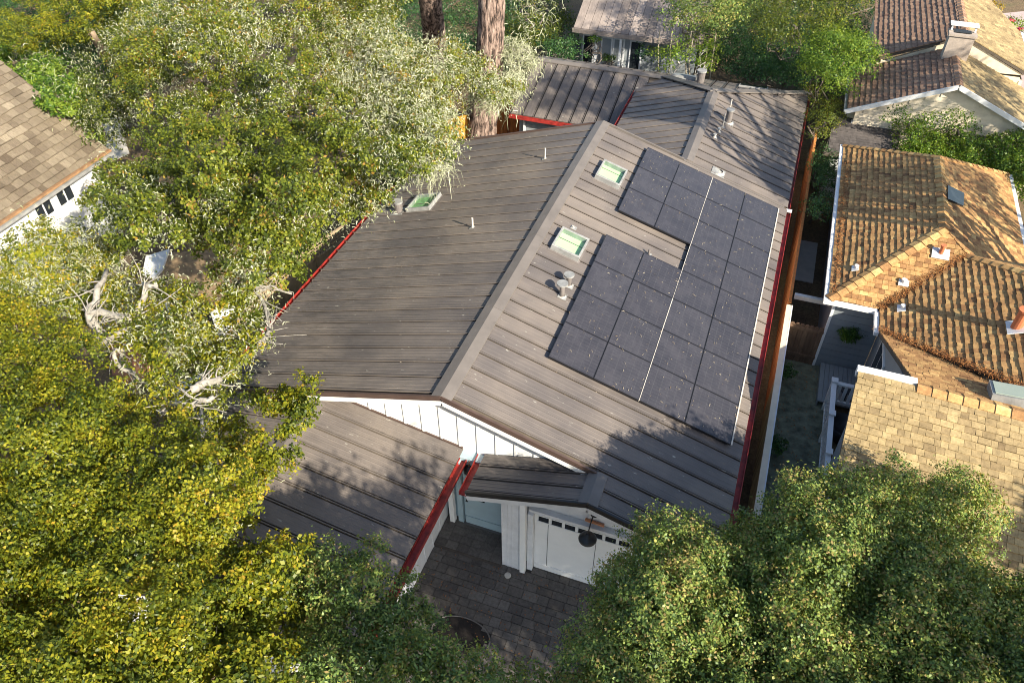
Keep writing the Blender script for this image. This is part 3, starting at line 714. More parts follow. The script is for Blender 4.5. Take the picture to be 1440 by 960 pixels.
# debris on the roof
def scatter_bits(name, fn, n, ln, wd, mat, seed):
    rr = np.random.default_rng(seed); P, nn = fn(rr, n); n = len(P)
    th = rr.uniform(0, 2*np.pi, n); a = np.stack([np.cos(th), np.sin(th), np.zeros(n)], 1)
    a -= nn*(a*nn).sum(1)[:, None]; a /= np.linalg.norm(a, axis=1)[:, None]; b = np.cross(nn, a)
    L = (ln*rr.uniform(0.4, 1.6, n))[:, None]; Wd = (wd*rr.uniform(0.6, 1.4, n))[:, None]
    mid = P+nn*0.012+b*L*rr.uniform(-0.2, 0.2, n)[:, None]
    V = np.stack([P-a*L, mid-b*Wd+nn*0.01, P+a*L, mid+b*Wd+nn*0.015], 1).reshape(-1, 3)
    Q = np.arange(4*n).reshape(-1, 4)
    o = put(name, mesh_np(name, V, Q, np.repeat(rr.random(n), 4)), mat, None, 'stuff')
    return o
def on_main(rr, n):
    x = rr.uniform(-5.9, 6.0, n); y = rr.uniform(0.2, 12.6, n); t = x*kk
    c = (x-T0/kk)*kk/DC; inp = (x > T0/kk) & (x < (T0+4*DC)/kk) & (y > Y0) & (y < Y0+8*DR) & ~((c < 2) & (y > Y0+4*DR) & (y < Y0+5*DR))
    keep = rr.random(n) < np.where(inp, 1.0, 0.45); x, y, inp = x[keep], y[keep], inp[keep]
    nn = np.stack([np.sign(x)*SL/kk, 0*x, 1/kk+0*x], 1); P = np.stack([x, y, H-SL*np.abs(x)], 1)+nn*np.where(inp, 0.162, 0.008)[:, None]
    return P, nn
d_ = scatter_bits("roof_litter", on_main, 2300, 0.036, 0.005, TWIGM, 5)

# ================================================================== DRIVEWAY, PAVERS
dv = MB(); dv.box((-0.6, -6.5, -0.016), (5.9, 0.30, -0.002)); drive = structure(dv, "driveway", SAND)
rr = random.Random(11); npv = 0; pavt = []
y = -0.30
rowh = [0.24, 0.16, 0.24, 0.20]
ri = 0
bedc = np.array([1.35, -3.1])
while y > -5.4:
    hgt = rowh[ri % 4]; x = -0.14-rr.random()*0.2
    while x < 5.5:
        wd = rr.choice([0.24, 0.30, 0.36])
        xa, xb = max(x, -0.14), x+wd
        cxm, cym = (xa+xb)/2, y-hgt/2
        if xb-xa > 0.08 and not (((cxm-1.3)/0.68)**2+((cym+2.62)/0.42)**2 < 1) and not (cxm > 1.5 and cxm < 2.25 and cym > -0.77) and not (cxm < 1.6 and cym > -0.78) and cym < -0.28:
            zt = rr.uniform(0.012, 0.019)
            b = MB().box((xa+0.005, y-hgt+0.005, -0.0015), (xb-0.005, y-0.005, zt), min(1, max(0, rr.gauss(0.5, 0.25))))
            pavt.append((cym, cxm, b))
        x += wd
    y -= hgt; ri += 1
pavt.sort(key=lambda t: (t[1]-2.0)**2+(t[0]+1.8)**2)
for cym, cxm, b in pavt[:290]: build(b, "paver", PAVER, drive)
rest = MB()
for cym, cxm, b in pavt[290:]:
    rest.add(b.v, b.f, b.t[0])
if rest.v: build(rest, "paver_rest", PAVER, drive, 'stuff')
# entry landing, one step up
ld = MB(); ld.box((-0.14, -0.80, 0.0), (1.54, 0.09, 0.12)); land = structure(ld, "entry_landing", SAND)
x = -0.14
for a in np.arange(-0.14, 1.5, 0.28):
    for k, b in enumerate(np.arange(-0.79, 0.05, 0.21)):
        build(MB().box((a+0.004, b+0.004, 0.121), (min(a+0.276, 1.53), b+0.206, 0.133+rr.random()*0.004), min(1, max(0, rr.gauss(0.55, 0.2)))), "paver", PAVER, land)
bed = MB()
P = [(1.3+0.64*math.cos(t), -2.62+0.38*math.sin(t), 0.004) for t in np.linspace(0, 2*math.pi, 28, endpoint=False)]
bed.add(P, [tuple(range(28))]); structure(bed, "planting_bed", SOIL)
e = MB().tube([(1.3+0.66*math.cos(t), -2.62+0.40*math.sin(t), 0.02) for t in np.linspace(-0.6, math.pi+0.5, 24)], 0.014, 6)
tag(build(e, "bed_edging", simple("weathered_edging", (0.13, 0.12, 0.11), 0.7)), "thin curved grey edging around the dark soil bed in the driveway", "edging")
v_, f_ = lathe([(0.075, 0.0), (0.078, 0.02), (0.06, 0.03), (0.0, 0.032)], tuple(at(714, 809, 0.018)), 16)
tag(build(MB().add(v_, f_), "drain_cover", PALEMETAL), "small round pale drain cover on the pavers in front of the pier", "drain cover")

# ================================================================== RIGHT FENCE
f1 = top("boundary_fence", "tall orange-brown board fence close along the right side of the metal-roofed house", "fence", (6.72, 9.6, 0))
rr = random.Random(5); y = 8.9
while y < 20.5:
    wd = 0.14
    build(MB().box((6.70+rr.uniform(-.004, .004), y+0.006, 0), (6.72, y+wd-0.006, 1.8+rr.uniform(-.01, .01)), min(1, max(0, rr.gauss(0.5, .25)))), "fence_board", FENCEB, f1); y += wd
for zz in (0.4, 1.5): build(MB().box((6.72, 8.9, zz), (6.76, 20.4, zz+0.09), 0.3), "fence_rail", FENCEB, f1)
build(MB().box((6.69, 8.9, 1.82), (6.77, 20.4, 1.85), 0.9), "fence_cap", FENCEB, f1)
f2 = top("painted_fence", "long fence with a pale painted cap beside the neighbour's narrow green yard", "fence", (6.72, 5.0, 0))
y = 0.2
while y < 8.85:
    build(MB().box((6.69, y+0.003, 0), (6.71, y+0.137, 1.74), min(1, max(0, rr.gauss(0.35, .2)))), "fence_board", FENCEB if y > 6 else TILEG, f2); y += 0.14
build(MB().box((6.712, 0.2, 0.05), (6.73, 8.85, 1.74)), "fence_panel", GREYL, f2)
build(MB().box((6.66, 0.2, 1.745), (6.80, 8.87, 1.79)), "fence_cap", CREAM, f2)
build(MB().box((6.80, 0.2, 1.70), (6.83, 8.87, 1.795)), "cap_edge", WHITE2, f2)
# gate beam and dog-eared gate across the alley
gt = top("garden_gate", "dark dog-eared board gate under a pale grey beam between fence and grey house", "gate", (7.2, 8.9, 0))
build(MB().box((6.83, 9.28, 1.72), (7.82, 9.40, 1.86)), "gate_beam", GREYL, gt)
for k in range(7):
    xa = 6.88+k*0.135; zt = 1.42
    build(MB().add([(xa, 8.60, 0), (xa+.128, 8.60, 0), (xa+.128, 8.60, zt-.05), (xa+.095, 8.60, zt), (xa+.033, 8.60, zt), (xa, 8.60, zt-.05), (xa, 8.63, 0), (xa+.128, 8.63, 0), (xa+.128, 8.63, zt-.05), (xa+.095, 8.63, zt), (xa+.033, 8.63, zt), (xa, 8.63, zt-.05)],
                   [(0, 1, 2, 3, 4, 5), (11, 10, 9, 8, 7, 6)]+[(i, (i+1) % 6+0, (i+1) % 6+6, i+6) for i in range(6)], rr.random()), "gate_board", FENCED, gt)
for zz in (0.25, 1.22): build(MB().box((6.88, 8.57, zz), (7.82, 8.599, zz+0.10), 0.9), "gate_rail", FENCED, gt)
yd = MB(); yd.box((6.83, -1.0, -0.01), (8.36, 9.0, 0.006)); structure(yd, "yard_path", CONC)
sl_ = MB(); sl_.box((6.95, 12.6, 0.0), (7.55, 15.0, 0.03)); structure(sl_, "stone_slab", PALE)

# ================================================================== EAST HOUSE (tile roofs)
east = top("tile_roof_house", "grey-walled cottage with several golden brown tile roofs right of the fence", "house", (10.2, 10.0, 0))
A = dict(e=2.6, xw=7.62, xe=12.85, ys=8.42, yn=17.5)
px_ = 0.46; xr = 10.23; zr = 2.6+px_*(xr-A['xw'])
hipy = A['ys']+(xr-A['xw'])
tl = []
def TW(pts, expo, lo, hi, th, seed): return tiles_on(pts, expo, lo, hi, th, root=east, seed=seed)
north = at(1310, 222, zr)[1]
tA = TW([(A['xw'], A['ys'], 2.6), (xr, hipy, zr), (xr, 15.2, zr), (A['xw'], 17.4, 2.6)], 0.17, 0.11, 0.22, 0.031, 1)
tE = TW([(xr, hipy, zr), (A['xe'], A['ys']-0.0, 2.6), (A['xe'], 17.2, 2.6), (xr, 15.2, zr)], 0.15, 0.13, 0.24, 0.02, 2)
tS = TW([(A['xw'], A['ys'], 2.6), (8.9, A['ys'], 2.6), (10.83, 10.4, 3.5), (xr, hipy, zr)], 0.15, 0.13, 0.24, 0.02, 3)
B0 = (8.92, 8.42, 2.6); B1 = (8.92, 7.50, 2.6)
Bt = (10.83, 10.40, 2.6+px_*1.91)
Bf = (13.5, 7.73, 2.6+px_*4.58)
v2f = (12.5, 4.1, 2.6+px_*3.58)
tB = TW([B1, v2f, (14.5, 4.1, 2.6+px_*5.58), (14.5, 6.73, 2.6+px_*5.58), Bt, B0], 0.17, 0.11, 0.22, 0.031, 4)
tD = TW([Bt, (14.5, 6.73, 2.6+px_*5.58), (15.2, 10.4, 3.6), (10.85, 10.42, 3.5)], 0.15, 0.13, 0.24, 0.02, 7)
ry, rz4 = 3.87, 4.22; sC = (rz4-2.6)/(7.5-ry)
rdir = np.array([1, -0.055, 0.0]); rP = np.array([9.25, 3.83, rz4])
nC = np.cross(rdir, np.array([8.92, 7.50, 2.6])-rP); nC /= np.linalg.norm(nC); nC = nC if nC[2] > 0 else -nC
onC = lambda x, y: (x, y, rP[2]-(nC[0]*(x-rP[0])+nC[1]*(y-rP[1]))/nC[2])
tC = TW([onC(8.92, 7.50), onC(9.25, 3.83), onC(12.75, 3.64)], 0.15, 0.12, 0.22, 0.02, 5)
sS = 0.36
rQ = rP-rdir*1.18; dn = np.array([-0.055, -1, -sS])
tF = TW([tuple(rQ), tuple(rQ+rdir*6.4), tuple(rQ+rdir*6.4+dn*5.1), tuple(rQ+dn*5.1)], 0.155, 0.12, 0.26, 0.016, 6)
place_tiles(tF, TILEG, east, "roof_tile", 290)
place_tiles(tA+tE+tS+tB+tC+tD, TILE, east, "clay_tile", 280)
nW = np.array([-px_, 0, 1]); nW /= np.linalg.norm(nW); nS = np.array([0, -px_, 1]); nS /= np.linalg.norm(nS); nE = np.array([px_, 0, 1]); nE /= np.linalg.norm(nE); nN = np.array([0, px_, 1]); nN /= np.linalg.norm(nN)
ridge_caps((xr, hipy, zr), (xr, 15.2, zr), nW, nE, TILE, east, 0.28, 0.15)
ridge_caps((A['xw'], A['ys'], 2.6), (xr, hipy, zr), nW, nS, TILE, east, 0.28, 0.15)
ridge_caps((A['xw'], 17.4, 2.6), (xr, 15.2, zr), nW, nN, TILE, east, 0.26, 0.11)
ridge_caps((xr, 15.2, zr), (A['xe'], 17.2, 2.6), nE, nN, TILE, east, 0.26, 0.09)
ridge_caps(Bt, (14.5, 6.73, 2.6+px_*5.58), nW, nN, TILE, east, 0.28, 0.13)
ridge_caps(tuple(rP), tuple(rP+rdir*5), nN, nS, TILE, east, 0.30, 0.17)
build(MB().box((8.04, ry-0.0, rz4-0.16), (9.24, ry+0.15, rz4+0.06)), "ridge_board", WHITE, east)
# valley with pine needles
def strip(p0, p1, wd, lift, name, mat):
    p0 = np.array(p0, float)+[0, 0, lift]; p1 = np.array(p1, float)+[0, 0, lift]
    return build(MB().beam(p0, p1, wd, 0.02), name, mat, east)
strip((8.95, 8.45, 2.6), Bt, 0.09, 0.03, "valley_flashing", RUST)
strip((8.98, 7.48, 2.6), v2f, 0.12, 0.03, "valley_flashing", NEEDLE)
# white gutters, fascia
def eg(a, b, lab=None): build(MB().beam(a, b, 0.11, 0.11), "gutter", WHITE, east)
eg((7.56, 8.40, 2.55), (7.56, 17.45, 2.55)); eg((7.50, 8.35, 2.55), (8.88, 8.35, 2.55)); eg((8.86, 7.40, 2.55), (8.86, 8.30, 2.55)); eg((12.91, 8.4, 2.55), (12.91, 17.2, 2.55))
# walls
def ew(a, b, mat=GREYP, name="wall"): return boxp(name, a, b, mat, east)
ew((7.86, 8.62, 0), (9.15, 8.74, 2.55)); ew((7.86, 8.75, 0), (7.98, 17.2, 2.5)); ew((12.5, 9, 0), (12.62, 17, 2.5)); ew((7.99, 17.05, 0), (12.5, 17.17, 2.5))
for k in range(11):
    build(MB().box((7.85, 8.60, 0.05+k*0.225), (9.15, 8.619, 0.05+k*0.225+0.215)), "siding_board", GREYP, east)
boxp("corner_board", (7.81, 8.58, 0), (7.88, 8.66, 2.55), WHITE, east)
wl = MB().prism([(9.16, 8.6, 0), (9.16, 3.9, 0), (9.16, 3.9, 4.0), (9.16, 7.45, 2.5), (9.16, 8.6, 2.5)], (0.12, 0, 0)); build(wl, "gable_wall", GREYP, east)
wn = boxp("window", (9.12, 6.5, 0.9), (9.158, 7.7, 2.3), WHITE, east)
boxp("window_pane", (9.112, 6.58, 0.98), (9.119, 7.07, 2.22), DARKGLASS, wn); boxp("window_pane", (9.112, 7.13, 0.98), (9.119, 7.62, 2.22), DARKGLASS, wn)
wn = boxp("window", (9.12, 4.7, 1.0), (9.158, 5.6, 2.4), WHITE, east); boxp("window_pane", (9.112, 4.78, 1.08), (9.119, 5.52, 2.32), GREYP, wn)
ew((8.25, -1.0, 0), (8.37, 3.8, 2.35)); ew((8.38, 3.68, 0), (14.3, 3.80, 4.0))
build(MB().prism([(8.25, -1.0, 2.35), (8.25, 3.8, 2.35), (8.25, 3.8, 4.05), (8.25, -1.0, 2.3)], (0.12, 0, 0)), "gable_wall", GREYP, east)
# porch deck with railing
dk = top("porch_deck", "grey plank porch deck in the shaded corner of the grey cottage", "deck", (8.7, 6.2, 0))
for k in range(9): build(MB().box((8.02+0.125*k, 6.95, 0.18), (8.137+0.125*k, 8.55, 0.22)), "deck_plank", GREYP, dk)
build(MB().box((8.02, 6.95, 0.0), (8.05, 8.55, 0.17)), "deck_skirt", GREYP, dk)
rl = top("porch_railing", "white porch railing with square posts and slats beside the tile roof edge", "railing", (8.25, 5.2, 0))
RXX = 8.25; ys_ = (6.9, 5.65, 4.3, 3.0)
for y_ in ys_:
    build(MB().box((RXX-0.06, y_-0.06, 0), (RXX+0.06, y_+0.06, 1.12)), "post", WHITE, rl); build(MB().box((RXX-0.085, y_-0.085, 1.12), (RXX+0.085, y_+0.085, 1.16)), "post_cap", WHITE, rl)
for ya_, yb_ in zip(ys_[1:], ys_[:-1]):
    build(MB().box((RXX-0.065, ya_+0.06, 1.02), (RXX+0.065, yb_-0.06, 1.07)), "rail", WHITE, rl); build(MB().box((RXX-0.03, ya_+0.06, 0.16), (RXX+0.03, yb_-0.06, 0.22)), "rail", WHITE, rl)
    k_ = 0
    while ya_+0.14+k_*0.15 < yb_-0.1:
        build(MB().box((RXX-0.018, ya_+0.12+k_*0.15, 0.22), (RXX+0.018, ya_+0.17+k_*0.15, 1.02)), "slat", WHITE, rl); k_ += 1
build(MB().box((RXX+0.06, 6.84, 1.02), (9.12, 6.96, 1.07)), "rail", WHITE, rl); build(MB().box((RXX+0.06, 6.87, 0.34), (9.12, 6.93, 0.42)), "rail", WHITE, rl)
for k in range(5): build(MB().box((RXX+0.15+k*0.16, 6.885, 0.42), (RXX+0.23+k*0.16, 6.915, 1.02)), "slat", WHITE, rl)
v_, f_ = lathe([(0.30, 0), (0.40, 0.25), (0.42, 0.5), (0.38, 0.5), (0.34, 0.3), (0.0, 0.3)], (8.72, 6.0, 0.0), 24)
tag(build(MB().add(v_, f_), "fire_bowl", BLACK, None, smooth=True), "large round dark bowl on the porch behind the white railing", "bowl")
tb = top("patio_table", "low round dark table on the grey porch deck", "table", (8.7, 7.25, 0.22))
build(MB().tube([(8.7, 7.25, 0.60), (8.7, 7.25, 0.63)], 0.22, 20), "tabletop", WICK, tb); build(MB().tube([(8.7, 7.25, 0.22), (8.7, 7.25, 0.60)], 0.05, 8), "leg", WICK, tb)
# roof furniture of the east house
def flue(u, v, plane, h, r, mat, lab, flash=0.2, tilt=(0, 0)):
    n, c = plane; p = hit(u, v, n, c); nn = np.array(n, float); nn /= np.linalg.norm(nn)
    o = build(MB().tube([p-np.array([0, 0, 0.05]), p+np.array([0, 0, h])], r, 14), "flue_pipe", mat, east, label=lab)
    d = np.array([nn[0], nn[1], 0]); d /= np.linalg.norm(d); v1 = np.array([d[0], d[1], -(nn[0]*d[0]+nn[1]*d[1])/nn[2]]); v1 /= np.linalg.norm(v1); u1 = np.cross(v1, nn)
    build(MB().obox(p+nn*0.05, (u1, v1, nn), (flash, flash*0.75, 0.012)), "flue_flashing", LEAD, o)
    build(MB().tube([p+np.array([0, 0, h-0.02]), p+np.array([0, 0, h+0.03])], r*1.25, 14), "flue_collar", mat, o)
pS = ((0, -px_, 1), 2.6-px_*A['ys']); pB = ((-px_, 0, 1), 2.6-px_*8.92); pW = ((-px_, 0, 1), 2.6-px_*A['xw'])
flue(1322, 358, pS, 0.28, 0.06, TERRA, "short terracotta flue pipe on a wide white flashing near the hip", 0.22)
flue(1270, 399, pS, 0.12, 0.06, LEAD, "small white capped pipe on the south face", 0.13)
flue(1203, 379, pW, 0.12, 0.05, LEAD, None, 0.12); flue(1268, 435, pB, 0.12, 0.05, LEAD, None, 0.14)
flue(1428, 462, pB, 0.55, 0.12, TERRA, "tall terracotta flue pipe at the right edge", 0.24)
# dark roof window on east face and raised skylight
q = [hit(u, v, (px_, 0, 1), 2.6+px_*A['xe']) for u, v in ((1330, 263), (1330, 282), (1352, 292), (1353, 274))]
build(MB().prism([p+nE*0.03 for p in q], nE*0.05), "roof_hatch", DARKGLASS, east)
sk = at(1405, 552, 4.05); 
so_ = build(MB().obox(np.array([11.35, 4.35, 4.12]), ((0.97, -0.06, 0.1), (0.06, 0.97, -0.25), (-0.1, 0.25, 0.97)), (0.62, 0.32, 0.10)), "raised_skylight", GREYMETAL, east)
build(MB().obox(np.array([11.35, 4.35, 4.12])+np.array([-0.1, 0.25, 0.97])*0.112, ((0.97, -0.06, 0.1), (0.06, 0.97, -0.25), (-0.1, 0.25, 0.97)), (0.56, 0.27, 0.008)), "glass_pane", simple("frosted_green_glass", (0.36, 0.41, 0.33), 0.3, 0.05, bmp=0), so_)
for uu, vv, n_ in ((1370, 430, pB), (1325, 465, pB), (1405, 500, pB)):
    pass
def on_east(rr, n):
    P = []; Nn = []
    for _ in range(n):
        r = rr.random()
        if r < 0.42:
            t = rr.random(); p = np.array(B1)*(1-t)+np.array(v2f)*t+[rr.normal(0, .10), rr.normal(0, .10), 0.07]
        elif r < 0.7:
            t = rr.random()**1.3; p = np.array([8.95, 8.42, 2.6])*(1-t)+np.array(Bt)*t+[rr.normal(0, .08), rr.normal(0, .08), 0.07]
        else:
            p = np.array([rr.uniform(7.64, 7.95), rr.uniform(8.6, 16), 2.72])
        P.append(p); nn = np.array([rr.normal(0, .4), rr.normal(0, .4), 1.]); Nn.append(nn/np.linalg.norm(nn))
    return np.array(P), np.array(Nn)
rust_leaf = leafmat("rusty_litter", [(0, (0.16, 0.05, 0.015)), (1, (0.42, 0.19, 0.06))], 0.0, 0.95)
scatter_bits("needle_litter", on_east, 5200, 0.035, 0.006, rust_leaf, 6)

# little grey shed behind it
shed = top("garden_shed", "small dark shed with two white roof vents between hedge and tile roof house", "shed", (8.4, 19.2, 0))
sp = [tuple(at(1176, 166, 2.25)), tuple(at(1267, 178, 2.25)), tuple(at(1262, 222, 1.95)), tuple(at(1158, 215, 1.95))]
zz = MB().prism([np.array(p)-[0, 0, 0.03] for p in sp], (0, 0, -0.1)); build(zz, "roof_deck", DECK, shed)
x0s, x1s = sp[0][0], sp[1][0]; y0s, y1s = 18.1, 20.4
z_s = lambda y: 1.95+(y-y0s)/(y1s-y0s)*0.32
tls = tiles_on([(7.2, y0s, z_s(y0s)), (9.55, y0s, z_s(y0s)), (9.55, y1s, z_s(y1s)), (7.2, y1s, z_s(y1s))], 0.16, 0.2, 0.32, 0.008, root=shed, seed=9)
place_tiles(tls, ASPH, shed, "roof_shingle", 200)
boxp("wall", (7.35, 18.3, 0), (9.4, 20.2, 1.9), WHITE2, shed)
for uv in (1203, 1238):
    q = at(uv, 174, 2.2); boxp("roof_vent", (q[0]-0.17, q[1]-0.08, z_s(q[1])-0.02), (q[0]+0.17, q[1]+0.08, z_s(q[1])+0.07), WHITE, shed)

def on_ground(rr, n):
    k = rr.random(n) < 0.55
    x = np.where(k, rr.uniform(-0.1, 4.8, n), rr.uniform(6.9, 8.2, n)); y = np.where(k, rr.uniform(-4.5, -0.75, n), rr.uniform(0, 8.4, n))
    return np.stack([x, y, np.where(k, 0.02, 0.012)], 1), np.tile([0, 0, 1.0], (n, 1))
scatter_bits("ground_litter", on_ground, 900, 0.024, 0.011, rust_leaf, 12)
# ================================================================== NORTH-EAST HOUSE
neh = top("gabled_house", "cream-sided house with brown tile roofs and a square chimney at the upper right", "house", (10.9, 22, 0))
sN = 0.43; gx, gz, gy = 10.9, 4.28, 19.8
t1 = tiles_on([(gx, gy, gz), (7.55, gy, gz-sN*3.35), (7.55, 23.4, gz-sN*3.35), (gx, 23.4, gz)], 0.2, 0.13, 0.22, 0.035, root=neh, seed=21)
t2 = tiles_on([(gx, gy, gz), (14.6, gy, gz-sN*3.7), (14.6, 23.4, gz-sN*3.7), (gx, 23.4, gz)], 0.2, 0.13, 0.22, 0.03, root=neh, seed=22)
hz = 4.72; hx2 = 11.15
t3 = tiles_on([(hx2, 23.45, hz), (8.2, 23.45, hz-sN*2.95), (8.2, 31, hz-sN*2.95), (hx2, 33, hz)], 0.2, 0.16, 0.26, 0.035, root=neh, seed=23)
t4 = tiles_on([(hx2, 23.45, hz), (13.9, 23.45, hz-sN*2.75), (13.9, 28.0, hz-sN*2.75), (hx2, 33, hz)], 0.2, 0.16, 0.26, 0.02, root=neh, seed=24)
place_tiles(t1+t3, TILEB, neh, "roof_tile", 290); place_tiles(t2+t4, TILEG, neh, "tan_roof_tile", 200)
mW = np.array([-sN, 0, 1])/math.hypot(1, sN); mE = np.array([sN, 0, 1])/math.hypot(1, sN)
ridge_caps((gx, gy, gz), (gx, 23.4, gz), mW, mE, TILEB, neh, 0.3, 0.12); ridge_caps((hx2, 23.5, hz), (hx2, 33, hz), mW, mE, TILEB, neh, 0.32, 0.13)
gable_wall(neh, 7.9, 14.3, gy+0.25, 0.12, lambda x: gz-sN*abs(x-gx)-0.12, mat=CREAM, apex=gx)
for k in range(20):
    zb = 0.1+k*0.2; hw_ = max(0.1, (gz-0.2-(zb+0.2))/sN)
    xa, xb = max(7.9, gx-hw_), min(14.3, gx+hw_)
    if zb+0.2 < gz-0.3: build(MB().add([(xa, gy+0.215, zb), (xb, gy+0.215, zb), (xb, gy+0.245, zb+0.195), (xa, gy+0.245, zb+0.195), (xa, gy+0.249, zb), (xb, gy+0.249, zb), (xb, gy+0.249, zb+0.195), (xa, gy+0.249, zb+0.195)], [(0, 1, 2, 3), (0, 4, 5, 1), (3, 2, 6, 7)]), "siding_board", CREAM, neh)
build(MB().beam((gx, gy-0.02, gz-0.06), (7.5, gy-0.02, gz-sN*3.4-0.06), 0.05, 0.16), "barge_board", WHITE, neh); build(MB().beam((gx, gy-0.02, gz-0.06), (14.6, gy-0.02, gz-sN*3.7-0.06), 0.05, 0.16), "barge_board", WHITE, neh)
ew2 = lambda a, b, m=CREAM: boxp("wall", a, b, m, neh)
ew2((7.9, 20.2, 0), (8.02, 23.3, 2.8)); ew2((8.4, 23.4, 0), (8.52, 31, 3.3)); ew2((13.5, 23.4, 0), (13.62, 28, 3.3)); ew2((8.53, 23.42, 0), (13.5, 23.54, 3.4))
build(MB().prism([(8.5, 23.5, 3.3), (13.6, 23.5, 3.5), (11.15, 23.5, 4.6)], (0, 0.1, 0)), "gable_wall", CREAM, neh)
build(MB().beam((13.98, 23.5, hz-sN*2.75-0.05), (13.98, 28.0, hz-sN*2.75-0.05), 0.1, 0.12), "gutter", WHITE, neh); build(MB().beam((7.5, gy, gz-sN*3.35-0.06), (7.5, 23.3, gz-sN*3.35-0.06), 0.09, 0.1), "gutter", GREYMETAL, neh)
ch = boxp("chimney", (10.45, 22.4, 2.5), (11.3, 22.9, 5.0), STUCCO, neh)
boxp("chimney_crown", (10.4, 22.35, 5.0), (11.35, 22.95, 5.08), STUCCO, ch); boxp("flue_opening", (10.6, 22.5, 5.105), (11.15, 22.8, 5.115), BLACK, ch)
boxp("chimney_hood", (10.4, 22.65, 5.28), (11.35, 23.05, 5.32), LEAD, ch)
for xx in (10.45, 11.24): boxp("hood_leg", (xx, 22.7, 5.101), (xx+0.06, 22.76, 5.279), LEAD, ch)

# ================================================================== NORTH HOUSE (behind, weathered boards)
nh = top("board_house", "weathered board house with white-framed windows behind the rear metal roof", "house", (-2, 25, 0))
rr = random.Random(3)
ez = 2.75; ey = at(868, 48, ez)[1]
x = at(805, 42, ez)[0]; xe_ = 1.2; k = 0
while x < xe_:
    wd = 0.36
    P = [(x+0.008, ey, ez), (x+wd-0.008, ey, ez), (x+wd-0.008, ey+7.0, ez+3.6), (x+0.008, ey+7.0, ez+3.6)]
    build(MB().prism(P, (0, -0.02, 0.045), rr.random()), "roof_board", BOARDN, nh); x += wd
xs = at(805, 42, ez)[0]
build(MB().prism([(xs, ey+0.02, ez-0.02), (xe_, ey+0.02, ez-0.02), (xe_, ey+7, ez+3.57), (xs, ey+7, ez+3.57)], (0, 0.02, -0.08)), "roof_deck", DECK, nh)
boxp("fascia", (xs-0.05, ey-0.07, ez-0.16), (xe_+0.05, ey-0.005, ez+0.02), BOARDN, nh)
boxp("wall", (xs+0.25, ey+0.5, 0), (xe_, ey+0.62, ez-0.1), GREYP, nh)
for u0, wd, mat in ((822, 0.42, DARKGLASS), (893, 0.42, DARKGLASS), (850, 0.40, GREYP), (868, 0.40, GREYP)):
    xx = at(u0, 70, 1.6)[0]
    f = boxp("window", (xx-0.07, ey+0.44, 0.75), (xx+wd+0.07, ey+0.495, 2.42), WHITE2, nh); boxp("pane", (xx, ey+0.43, 0.85), (xx+wd, ey+0.438, 2.32), mat, f)
for xx in (at(842, 70, 1.6)[0], at(878, 70, 1.6)[0]): boxp("porch_post", (xx, ey+0.02, 0), (xx+0.1, ey+0.12, ez-0.15), WHITE2, nh)

# ================================================================== WEST HOUSE (shake roof, white wall)
wh = top("shake_roof_house", "white house with a steep brown cedar shake roof at the left edge", "house", (-18, 5, 0))
wp = 0.81; wx, wzv = -15.97, 3.0
tw = tiles_on([(wx, -1.0, wzv), (wx, 7.95, wzv), (wx-5.2, 7.95, wzv+wp*5.2), (wx-5.2, -1.0, wzv+wp*5.2)], 0.27, 0.17, 0.40, 0.035, gap=0.012, jit=0.025, root=wh, seed=31)
place_tiles(tw, SHAKE, wh, "wood_shake", 300)
build(MB().beam((wx+0.05, -1.0, wzv-0.03), (wx+0.05, 7.97, wzv-0.03), 0.12, 0.07), "eave_trim", RUST, wh)
build(MB().beam((wx+0.12, -1.0, wzv-0.14), (wx+0.12, 7.97, wzv-0.14), 0.1, 0.09), "gutter", GREYMETAL, wh)
boxp("wall", (-16.5, -1, 0), (-16.34, 7.6, 2.95), WHITE, wh)
build(MB().prism([(-16.5, 7.6, 0), (-16.5, 7.6, 3.2), (-21, 7.6, 6.8), (-21, 7.6, 0)], (0, 0.12, 0)), "gable_wall", WHITE, wh)
for (ya, yb) in ((4.75, 5.35), (5.65, 6.25)):
    f = boxp("window", (-16.338, ya-0.05, 2.0), (-16.30, yb+0.05, 2.75), WHITE, wh)
    for a, b in ((ya, (ya+yb)/2-0.03), ((ya+yb)/2+0.03, yb)): boxp("pane", (-16.298, a, 2.06), (-16.29, b, 2.70), DARKGLASS, f)
# white lattice and yellow post by it
lt = top("white_lattice", "white lattice panel between posts behind the shake-roofed house", "lattice", tuple(at(135, 160, 0.9)))
c = at(138, 162, 1.0); la = np.array([0.93, 0.36, 0])
for k in range(12):
    p = c+la*(-0.9+k*0.15)
    build(MB().beam(p+[-0.35*la[0], -0.35*la[1], -0.5], p+[0.35*la[0], 0.35*la[1], 0.5], 0.012, 0.03), "lath", WHITE, lt)
    build(MB().beam(p+[0.35*la[0], 0.35*la[1]-0.014, -0.5], p+[-0.35*la[0], -0.35*la[1]-0.014, 0.5], 0.012, 0.03), "lath", WHITE, lt)
build(MB().box(c+[-0.05, -0.1, -1.0], c+[0.05, -0.02, 0.7]), "post", RUST, lt)
p = at(158, 205, 0.02); wp_ = MB(); wp_.prism([tuple(at(a, b, 0.02)) for a, b in ((142, 175), (165, 168), (182, 215), (155, 228))], (0, 0, -0.03)); structure(wp_, "patio_slab", PALE)
